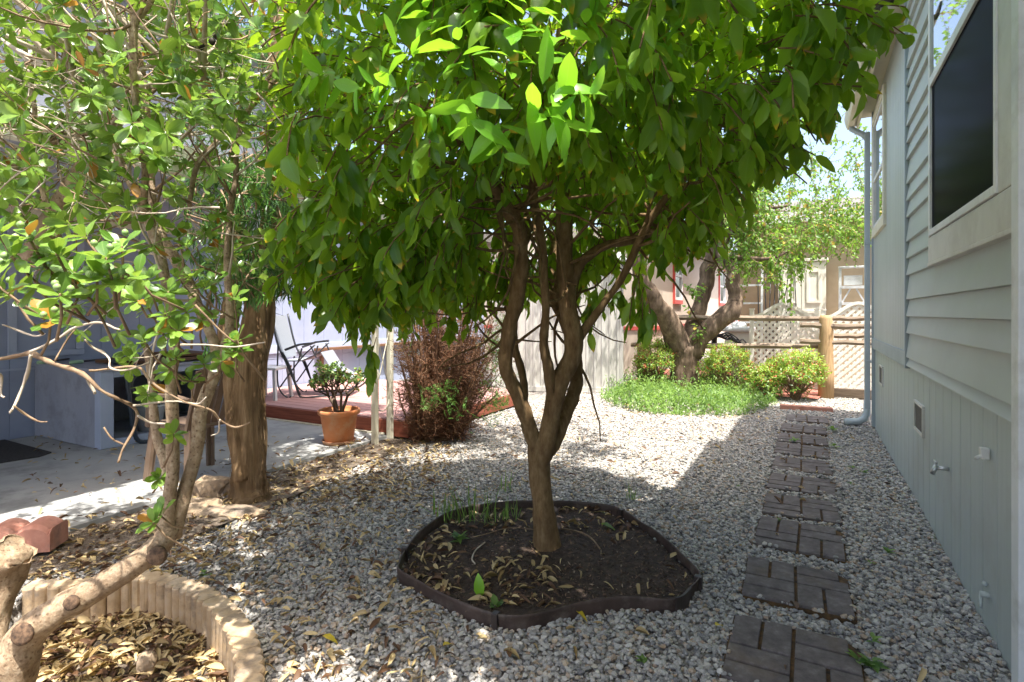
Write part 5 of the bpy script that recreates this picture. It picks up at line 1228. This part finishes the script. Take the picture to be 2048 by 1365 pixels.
# ------------------------------------------------------------------ dead brown conifer shrub
def dead():
    b = G(868, 880); e = empty('dead_conifer_shrub', (b.x, b.y, 0), 'mostly dead rust-brown conifer shrub with a few green sprigs by the deck corner', 'shrub'); r = random.Random(61)
    st = MB(); fine = MB(); br = []; gr = []
    T = 5.62
    for k in range(130):
        tx = r.uniform(790, 1015); ty = r.uniform(560, 790); tt = T + r.uniform(-.45, .55)
        if ty < 640 and not 800 < tx < 960: continue
        a = W(r.gauss(868, 13), 882, T); a.z = 0; z = W(tx, ty, tt); a2 = a + Vector((r.uniform(-.05, .05), r.uniform(-.05, .05), 0)); m1 = a2.lerp(z, .4) + Vector((0, 0, -.12)); pts = [a2, a2.lerp(m1, .5) + Vector((0, 0, .01)), m1, m1.lerp(z, .5) + rv(r) * .03, z]
        ra = r.uniform(.009, .020) if k % 5 else .030
        q = [Vector(v[:3]) for v in cat([(*p, 0) for p in pts], 4)]; st.tube(q, [ra * (1 - .75 * i / len(q)) for i in range(len(q))], 6, jit=.3)
        for i in range(3, len(q)):
            for _ in range(5):
                d = (rv(r) + (z - a).normalized() * .9).normalized(); p = q[i].copy(); w = [p.copy()]
                for s in range(4): d = (d + rv(r) * .35).normalized(); p = p + d * r.uniform(.02, .06); w.append(p.copy())
                fine.tube(w, .0022, 3, cap=False)
                for s in range(8): c = w[r.randint(1, 4)]; br.append((c, (d + rv(r) * .9).normalized(), rv(r), r.uniform(.018, .045), .0055, r.random()))
    st.build('stems', M['dtwig'], e); fine.build('dead_twigs', M['dtwig'], e)
    leaves('dead_foliage', br, M['rust'], e, LO, lin_w, fold=0, curl=0)
    def sprig(px, py, t, n):
        for k in range(n):
            c = W(px + r.gauss(0, 12), py + r.gauss(0, 10), t + r.uniform(-.08, .08)); d = (rv(r) + Vector((0, 0, .2))).normalized(); s = d.cross(rv(r)).normalized()
            for i in range(10):
                p = c + d * .010 * i
                for sg in (-1, 1): gr.append((p, (d * .7 + s * sg).normalized(), rv(r), .028 * (1.1 - i * .06), .006, r.random()))
    for q in ((895, 778, 5.2, 16), (860, 808, 5.2, 14), (905, 815, 5.2, 12), (925, 830, 5.2, 6), (870, 795, 5.2, 8), (990, 800, 5.5, 26), (1000, 825, 5.5, 20), (985, 780, 5.6, 14), (960, 775, 5.5, 6), (1005, 760, 5.6, 14), (975, 835, 5.5, 12), (820, 700, 5.9, 22), (825, 650, 5.9, 22), (835, 740, 5.9, 14), (980, 690, 5.7, 30), (1010, 650, 5.7, 36), (990, 730, 5.7, 24), (1000, 700, 5.8, 26)): sprig(*q)
    leaves('green_sprigs', gr, M['sprig'], e, LO, lin_w, fold=0, curl=.1)
dead()

# ------------------------------------------------------------------ jade plant in the orange pot
def jade():
    p = G(678, 886, .045); e = empty('potted_jade_plant', (p.x, p.y, .045), 'jade plant with plump leaves in a round orange pot on the patio slab', 'potted plant'); r = random.Random(71); z = .045
    mb = MB(); mb.lathe((p.x, p.y, z + .028), [(.0, 0), (.130, 0), (.137, .01), (.172, .24), (.176, .25), (.192, .255), (.198, .262), (.199, .292), (.194, .300), (.183, .300), (.178, .29), (.172, .25), (.0, .249)], 48); mb.build('pot', M['terra'], e)
    mb = MB(); mb.lathe((p.x, p.y, z), [(0, 0), (.135, 0), (.150, .008), (.160, .035), (.155, .038), (.145, .012), (0, .010)], 40); mb.build('saucer', M['saucer'], e)
    mb = MB(); mb.lathe((p.x, p.y, z + .278), [(.172, 0), (.1, .010), (0, .018)], 30); mb.build('soil', M['soil'], e)
    mb = MB(); rows = []; top = z + .285
    def g(a, d, L, ra, lev):
        pts = [a.copy()]; n = 4
        for i in range(n): d = (d + rv(r) * .25 + Vector((0, 0, .10))).normalized(); a = a + d * L / n; pts.append(a.copy())
        mb.tube(pts, [ra * (1 - .35 * i / n) for i in range(n + 1)], 8, jit=.2)
        if lev == 0 or L < .05:
            for i in range(12):
                ld = (rv(r) + d * .5).normalized(); rows.append((a - d * r.uniform(0, .035), ld, d + rv(r) * .4, r.uniform(.026, .042), .022, r.random()))
            return
        for _ in range(3 if lev > 1 else r.randint(2, 3)): g(a, (d + rv(r) * .85).normalized(), L * r.uniform(.6, .85), ra * .6, lev - 1)
    c = Vector((p.x, p.y, top))
    for a_, tl, L in ((0, .15, .20), (1.3, .55, .18), (2.6, .7, .17), (3.9, .5, .19), (5.2, .6, .17), (3.1, 1.1, .16)):
        d = Vector((math.cos(a_) * tl, math.sin(a_) * tl, 1)).normalized(); g(c + Vector((math.cos(a_), math.sin(a_), 0)) * .02, d, L, .017 if tl < 1 else .009, 3)
    mb.build('stems', M['mbark'], e); leaves('leaves', rows, M['jade'], e, MID, obov_w, fold=.1, curl=.1)
jade()

# ------------------------------------------------------------------ round bushes by the fence
def bush(px, pyt, pyb, wpx, y, lab, seed, n=230):
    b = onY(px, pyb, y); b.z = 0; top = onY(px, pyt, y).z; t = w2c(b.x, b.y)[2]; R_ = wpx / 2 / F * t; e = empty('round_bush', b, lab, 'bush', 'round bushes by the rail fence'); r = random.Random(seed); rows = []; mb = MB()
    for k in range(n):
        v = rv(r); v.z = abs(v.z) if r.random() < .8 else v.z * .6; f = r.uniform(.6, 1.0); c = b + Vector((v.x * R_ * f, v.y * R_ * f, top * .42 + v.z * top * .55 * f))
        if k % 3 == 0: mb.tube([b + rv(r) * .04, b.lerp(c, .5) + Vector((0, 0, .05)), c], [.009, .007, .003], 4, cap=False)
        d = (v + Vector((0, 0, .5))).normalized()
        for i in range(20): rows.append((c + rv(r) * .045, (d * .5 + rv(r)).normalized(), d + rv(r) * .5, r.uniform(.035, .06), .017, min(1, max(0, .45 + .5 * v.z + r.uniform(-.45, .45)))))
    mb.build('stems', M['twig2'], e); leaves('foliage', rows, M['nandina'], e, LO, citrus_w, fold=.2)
bush(1592, 690, 778, 112, 9.25, 'rounded yellow-green bush beside the brown fence post', 81, 260)
bush(1452, 684, 772, 110, 9.6, 'green and reddish bush right of the forked trunk', 82, 240)
bush(1308, 668, 765, 84, 9.5, 'green and reddish bush left of the forked trunk', 83, 220)
bush(1530, 722, 775, 60, 9.1, 'small low bush between the two larger right-hand bushes', 84, 110)

# ------------------------------------------------------------------ ground cover under the forked tree
def cover():
    r = random.Random(91); rows = []; pl_ = [G(x, y) for x, y in ((1198, 800), (1240, 775), (1320, 768), (1420, 765), (1500, 770), (1565, 790), (1545, 815), (1500, 832), (1400, 838), (1300, 832), (1230, 815))]; poly = [(p.x, p.y) for p in pl_]
    x0, x1 = min(p[0] for p in poly), max(p[0] for p in poly); y0, y1 = min(p[1] for p in poly), max(p[1] for p in poly)
    k = 0
    while k < 2100:
        x, y = r.uniform(x0, x1), r.uniform(y0, y1)
        if not inpoly(poly, x, y): continue
        k += 1; h = r.uniform(.08, .34) * (1 + 1.3 * noise.noise(Vector((x * 1.9, y * 1.9, 0)))); c = Vector((x, y, 0)); d = (Vector((0, 0, 1)) + rv(r) * .5).normalized(); s = noise.noise(Vector((x * 2, y * 2, 5))) * .5 + .5
        for i in range(9): rows.append((c + d * h * i / 9 * r.uniform(.8, 1.1), (d * .4 + rv(r)).normalized(), Vector((0, 0, 1)) + rv(r) * .5, r.uniform(.03, .10), .020, min(1, max(0, s + r.uniform(-.3, .3)))))
    tag(leaves('ground_cover', rows, M['weed'], None, LO, citrus_w, fold=.2), kind='stuff')
cover()
# ------------------------------------------------------------------ gravel
def ico():
    bm = bmesh.new(); bmesh.ops.create_icosphere(bm, subdivisions=1, radius=1); v = np.array([q.co[:] for q in bm.verts]); f = np.array([[q.index for q in p.verts] for p in bm.faces]); bm.free(); return v, f
IV, IF = ico()
OV = np.array([(1, 0, 0), (-1, 0, 0), (0, 1, 0), (0, -1, 0), (0, 0, 1), (.2, -.2, -.6)], float); OF = np.array([(0, 2, 4), (2, 1, 4), (1, 3, 4), (3, 0, 4), (2, 0, 5), (1, 2, 5), (3, 1, 5), (0, 3, 5)])
def blocked(X, Y, soilpad=0):
    b_ = inpoly(ring_poly, X, Y) | inpoly(bed_poly, X, Y) | (X > HX + .01) | ((X < SX0 + .01) & (Y < 4.42)) | ((X < -3.57) & (Y > 4.3) & (Y < 12.6))
    for yf, dx, rz in STONES:
        x0 = -.285 + dx; w_ = .014 * (.3 + np.sin(X * 57 + yf * 9) * np.sin(Y * 43)); b_ |= (X > x0 - .002 + w_) & (X < x0 + .457 - w_) & (Y < yf + .002 - w_) & (Y > yf - .457 + w_)
    d = np.full(X.shape, 9.)
    for p in edge_f[::3]: d = np.minimum(d, np.hypot(X - p.x, Y - p.y))
    b_ |= d < .012
    return b_
def gravel(name, tmin, tmax, dens, r0, r1, bv, bf, seed):
    g = np.random.default_rng(seed); t = np.sqrt(g.random(int(dens * .5 * 2.05 * (tmax ** 2 - tmin ** 2))) * (tmax ** 2 - tmin ** 2) + tmin ** 2)
    xc = (g.random(len(t)) * 2.05 - 1.0) * t * .98
    X = xc * CA - t * SA; Y = xc * SA + t * CA; k = ~blocked(X, Y); X, Y = X[k], Y[k]
    # thinner where soil and litter take over near the slab
    soft = np.clip((X + 3.45 + .25 * np.sin(Y * 3)) / .9, .7, 1); soft = np.where(Y > 5.8, 1, soft)
    k = g.random(len(X)) < soft; k &= ~((X < -3.2) & (Y > 9.0)); X, Y = X[k], Y[k]; n = len(X)
    S = (r0 + (r1 - r0) * g.random(n) ** 1.6)
    nv = 16; var = bv[None] * (1 + .34 * (g.random((nv, len(bv), 1)) - .5) * 2); vi = g.integers(0, nv, n)
    sc3 = np.stack([1 + .35 * g.random(n), .8 + .25 * g.random(n), .55 + .3 * g.random(n)], 1)
    P = var[vi] * sc3[:, None] * S[:, None, None]
    a = g.random(n) * 6.283; b_ = (g.random(n) - .5) * 1.1; ca, sa, cb, sb = np.cos(a), np.sin(a), np.cos(b_), np.sin(b_)
    x, y, z = P[..., 0], P[..., 1], P[..., 2]; y, z = y * cb[:, None] - z * sb[:, None], y * sb[:, None] + z * cb[:, None]; x, y = x * ca[:, None] - y * sa[:, None], x * sa[:, None] + y * ca[:, None]
    sz_ = np.zeros(n)
    for yf, dx, rz in STONES: sz_ = np.where((X > -.285 + dx) & (X < .17 + dx) & (Y < yf) & (Y > yf - .455), .028, sz_)
    Z0 = gz(X, Y) + np.maximum(sz_, 0) + S * .25 + g.random(n) * S * .9 * (sz_ == 0)
    V = np.stack([x + X[:, None], y + Y[:, None], z + Z0[:, None]], -1); nb_ = len(bv)
    T = (bf[None] + (np.arange(n) * nb_)[:, None, None]).reshape(-1, 3)
    me = np_mesh(name, V.reshape(-1, 3), T, np.zeros((0, 4), int), [('lr', np.repeat(g.random(n), nb_))]); o = link(name, me, None, [M['gravel']]); tag(o, kind='stuff'); print(name, n); return o
gravel('gravel', 1.55, 3.6, 5600, .0055, .0140, IV, IF, 1)
gravel('gravel', 3.6, 5.8, 3900, .0065, .0145, IV, IF, 2)
gravel('gravel', 5.8, 10.4, 1900, .009, .018, OV, OF, 3)

# ------------------------------------------------------------------ leaf litter
def litter(name, fn, n, seed, l0=.025, l1=.085, z=.02, wr=.26):
    r = random.Random(seed); rows = []; k = 0; tries = 0
    while k < n and tries < n * 60:
        tries += 1; q = fn(r)
        if q is None: continue
        x, y, zz = q; k += 1; L = r.uniform(l0, l1); a = r.uniform(0, 6.28); rows.append((Vector((x, y, zz + z + r.random() * .012)), Vector((math.cos(a), math.sin(a), r.uniform(-.12, .35))), Vector((r.uniform(-.7, .7), r.uniform(-.7, .7), 1)), L, L * r.uniform(wr * .4, wr * 1.5), r.random()))
    o = leaves(name, rows, M['litter'], None, HI, citrus_w, fold=1.0, curl=.7, smooth=True); return tag(o, kind='stuff')
def f_ground(r):
    px = r.uniform(60, 900); py = r.uniform(875, 1365) if r.random() < .7 else r.uniform(885, 1010); p = G(px, py); x, y = p.x, p.y
    if inpoly(bed_poly, x, y) or inpoly(ring_poly, x, y): return None
    w = 1.0 if (x < -2.7) else .12 + .6 * math.exp(-(x + 2.7) * 2.6)
    if x < SX0 - .05: w *= .10
    if r.random() > w: return None
    return x, y, (.045 if x < SX0 else float(gz(x, y)))
litter('leaf_litter', f_ground, 3000, 1, .028, .07)
def f_bed(r):
    x, y = r.uniform(-3.0, -1.3), r.uniform(.8, 2.2)
    if not inpoly([(p[0] , p[1]) for p in bed_poly], x, y): return None
    if min(math.hypot(x - p.x, y - p.y) for p in edge_f[::6]) < .085: return None
    return x, y, -.125
litter('leaf_litter', f_bed, 1500, 2, .04, .09, .015)
def f_ring(r):
    px = r.uniform(800, 1400); py = r.uniform(1000, 1225); p = G(px, py)
    if not inpoly(inner_ring, p.x, p.y): return None
    w = .06
    if py < 1075: w = .6
    if px < 900: w = .8
    if 960 < px < 1110 and py > 1130: w = .55
    if r.random() > w: return None
    return p.x, p.y, mulch_z(p.x, p.y) - .004
litter('leaf_litter', f_ring, 380, 3, .035, .085, .012)
def f_spare(r):
    t = math.sqrt(r.uniform(2.5, 60)); xc = r.uniform(-.9, .8) * t; p = c2w(xc, t, 0)
    if p.x < -3.4 or p.x > .58 or inpoly(bed_poly, p.x, p.y) or inpoly(ring_poly, p.x, p.y): return None
    if p.x > -.7 and r.random() < .8: return None
    return p.x, p.y, 0
litter('leaf_litter', f_spare, 620, 4, .03, .08, .022)
def f_chips(r):
    px = r.uniform(800, 1400); py = r.uniform(1000, 1225); p = G(px, py)
    return (p.x, p.y, mulch_z(p.x, p.y) - .012) if inpoly(inner_ring, p.x, p.y) else None
r_ = random.Random(9); rows = []
for k in range(5200):
    q = f_chips(r_)
    if q: rows.append((Vector((q[0], q[1], q[2] + .012)), Vector((r_.uniform(-1, 1), r_.uniform(-1, 1), r_.uniform(-.1, .5))), rv(r_), r_.uniform(.008, .030), r_.uniform(.003, .010), r_.random()))
M['chip'] = leafmat('bark_chip', (.04, .026, .018), (.24, .15, .095), (.05, .03, .02), rough=.9, tf=.02, rib=None, dead=((.34, .26, .18), .95))
tag(leaves('bark_chips', rows, M['chip'], None, LO, lin_w, fold=.3), kind='stuff')

# ------------------------------------------------------------------ single fallen leaves worth pointing at
def fallen(px, py, ang, L, wd, lab, mat, z=.03, nz=.0, dz=0.05):
    p = G(px, py, z); a = math.radians(ang); o = leaves('fallen_leaf', [(p, Vector((math.cos(a), math.sin(a), dz)), Vector((nz, -nz, 1)), L, wd, .5), ], M[mat], None, HI, citrus_w, fold=.35, curl=.3); tag(o, lab, 'leaf'); return o
fallen(644, 1272, 20, .075, .030, 'bright yellow fallen leaf on the gravel right of the scalloped edging', 'yleaf')
fallen(1140, 1212, -12, .10, .028, 'yellow fallen leaf lying against the front of the planting ring', 'yleaf', .045)
fallen(1432, 1252, 70, .05, .028, 'small yellow-green fallen leaf beside the nearest stepping stone', 'yleaf')
fallen(886, 1292, 80, .055, .024, 'yellow fallen leaf on the gravel in front of the planting ring', 'yleaf')
fallen(1200, 1048, 10, .11, .045, 'large green fallen leaf inside the ring behind the trunk', 'citrus', .045)
p = G(962, 1196, .02); tag(leaves('fallen_leaf', [(p, c2w(-.25, .15, 1), c2w(0, -1, .2), .105, .05, .9)], M['young'], None, HI, citrus_w, fold=.2, curl=.1), 'pale yellow-green leaf standing upright inside the front of the ring', 'leaf')
mb = MB(); q = [G(x, y, .045) for x, y in ((1118, 1058), (1150, 1062), (1180, 1075), (1200, 1098))]; q = [Vector(v[:3]) for v in cat([(*p, 0) for p in q], 5)]; mb.tube(q, .005, 6, jit=.3)
tag(mb.build('fallen_stick', M['twig2']), 'curved grey stick on the mulch right of the citrus trunk', 'stick')
mb = MB(); q = [G(x, y, .04) for x, y in ((970, 1085), (952, 1100), (944, 1118), (950, 1128))]; q = [Vector(v[:3]) for v in cat([(*p, 0) for p in q], 5)]; mb.tube(q, .004, 6, jit=.3)
tag(mb.build('fallen_stick', M['twig']), 'short pale curved stick on the mulch left of the citrus trunk', 'stick')
mb = MB(); q = [G(x, y, .045) for x, y in ((1070, 1060), (1020, 1056), (975, 1068), (945, 1075))]; q = [Vector(v[:3]) for v in cat([(*p, 0) for p in q], 5)]; mb.tube(q, .003, 6)
tag(mb.build('fallen_stick', M['twig2']), 'thin stick on the mulch behind the left of the citrus trunk', 'stick')

# ------------------------------------------------------------------ weeds
def weed(px, py, s, lab, n=8, wide=.5, z=0.01, seed=0, grassy=False):
    r = random.Random(seed or int(px)); c = G(px, py, z); rows = []
    for i in range(n):
        a = r.uniform(0, 6.28); k = r.uniform(.7, 1.1)
        if grassy: rows.append((c + Vector((r.uniform(-1, 1), r.uniform(-1, 1), 0)) * s * .5, Vector((math.cos(a) * .9, math.sin(a) * .9, r.uniform(.3, 1.2))), Vector((math.cos(a), math.sin(a), .2)), s * k * r.uniform(.6, 1.5), .007, r.random()))
        else: rows.append((c + Vector((0, 0, s * .3 * r.random())), Vector((math.cos(a), math.sin(a), r.uniform(.1, .9))), Vector((0, 0, 1)), s * k * .6, s * k * .6 * wide, r.random()))
    o = leaves('weed', rows, M['weed'], None, MID, lin_w if grassy else citrus_w, fold=.2, curl=1.6 if grassy else .4); return tag(o, lab, 'weed')
weed(1742, 1335, .10, 'green weed at the right edge of the nearest stepping stone', 11, .6); weed(1716, 1330, .08, 'small green weed on the corner of the nearest stepping stone', 7, .5); weed(1745, 1285, .06, 'small weed above the nearest stepping stone corner', 6, .5)
weed(1775, 1108, .07, 'upright weed in the gravel halfway to the pale house', 8, .4); weed(1742, 1128, .05, 'tiny weed right of the second stepping stone', 6); weed(1558, 1044, .055, 'small weed between the third and fourth stepping stones', 7, .6)
weed(1705, 938, .07, 'low weed in the gravel below the faucet', 7); weed(1730, 950, .07, 'pale weed in the gravel left of the garden tap', 7); weed(1700, 972, .06, 'small weed beside the fifth stepping stone', 6)
weed(1665, 862, .12, 'weed clump right of the eighth stepping stone', 12); weed(1668, 895, .10, 'weed tuft right of the seventh stepping stone', 9); weed(1590, 885, .10, 'small weed growing through the seventh stepping stone', 7, z=.03)
weed(990, 1222, .09, 'bright green seedling against the front of the planting ring', 9, .6); weed(1287, 1328, .06, 'small seedling in the gravel at bottom centre', 7); weed(410, 1152, .06, 'small green weed beside the curve of the planter edging', 6)
weed(1475, 975, .05, 'tiny weed left of the stepping stones in the shaded gravel', 6); weed(942, 868, .06, 'tiny pale weed in front of the dead conifer shrub', 7); weed(1260, 1000, .08, 'tuft of weed at the back right of the planting ring', 12, grassy=True)
weed(1016, 985, .12, 'grass tuft behind the planting ring, left of the trunk', 12, grassy=True)
for i, (px, py, s) in enumerate(((905, 1048, .11), (940, 1040, .13), (975, 1045, .12), (1020, 1040, .10), (885, 1030, .10))):
    weed(px, py, s, ['leftmost but one grass tuft inside the back of the ring', 'grass tuft inside the ring where the leaf litter is thickest', 'tall grass tuft inside the back of the ring', 'grass tuft nearest the trunk inside the back of the ring', 'leftmost grass tuft at the inner back edge of the ring'][i], 18, z=.03, seed=i + 1, grassy=True)
weed(918, 1085, .10, 'dark green feathery weed inside the left of the ring', 26, .4, z=.03)
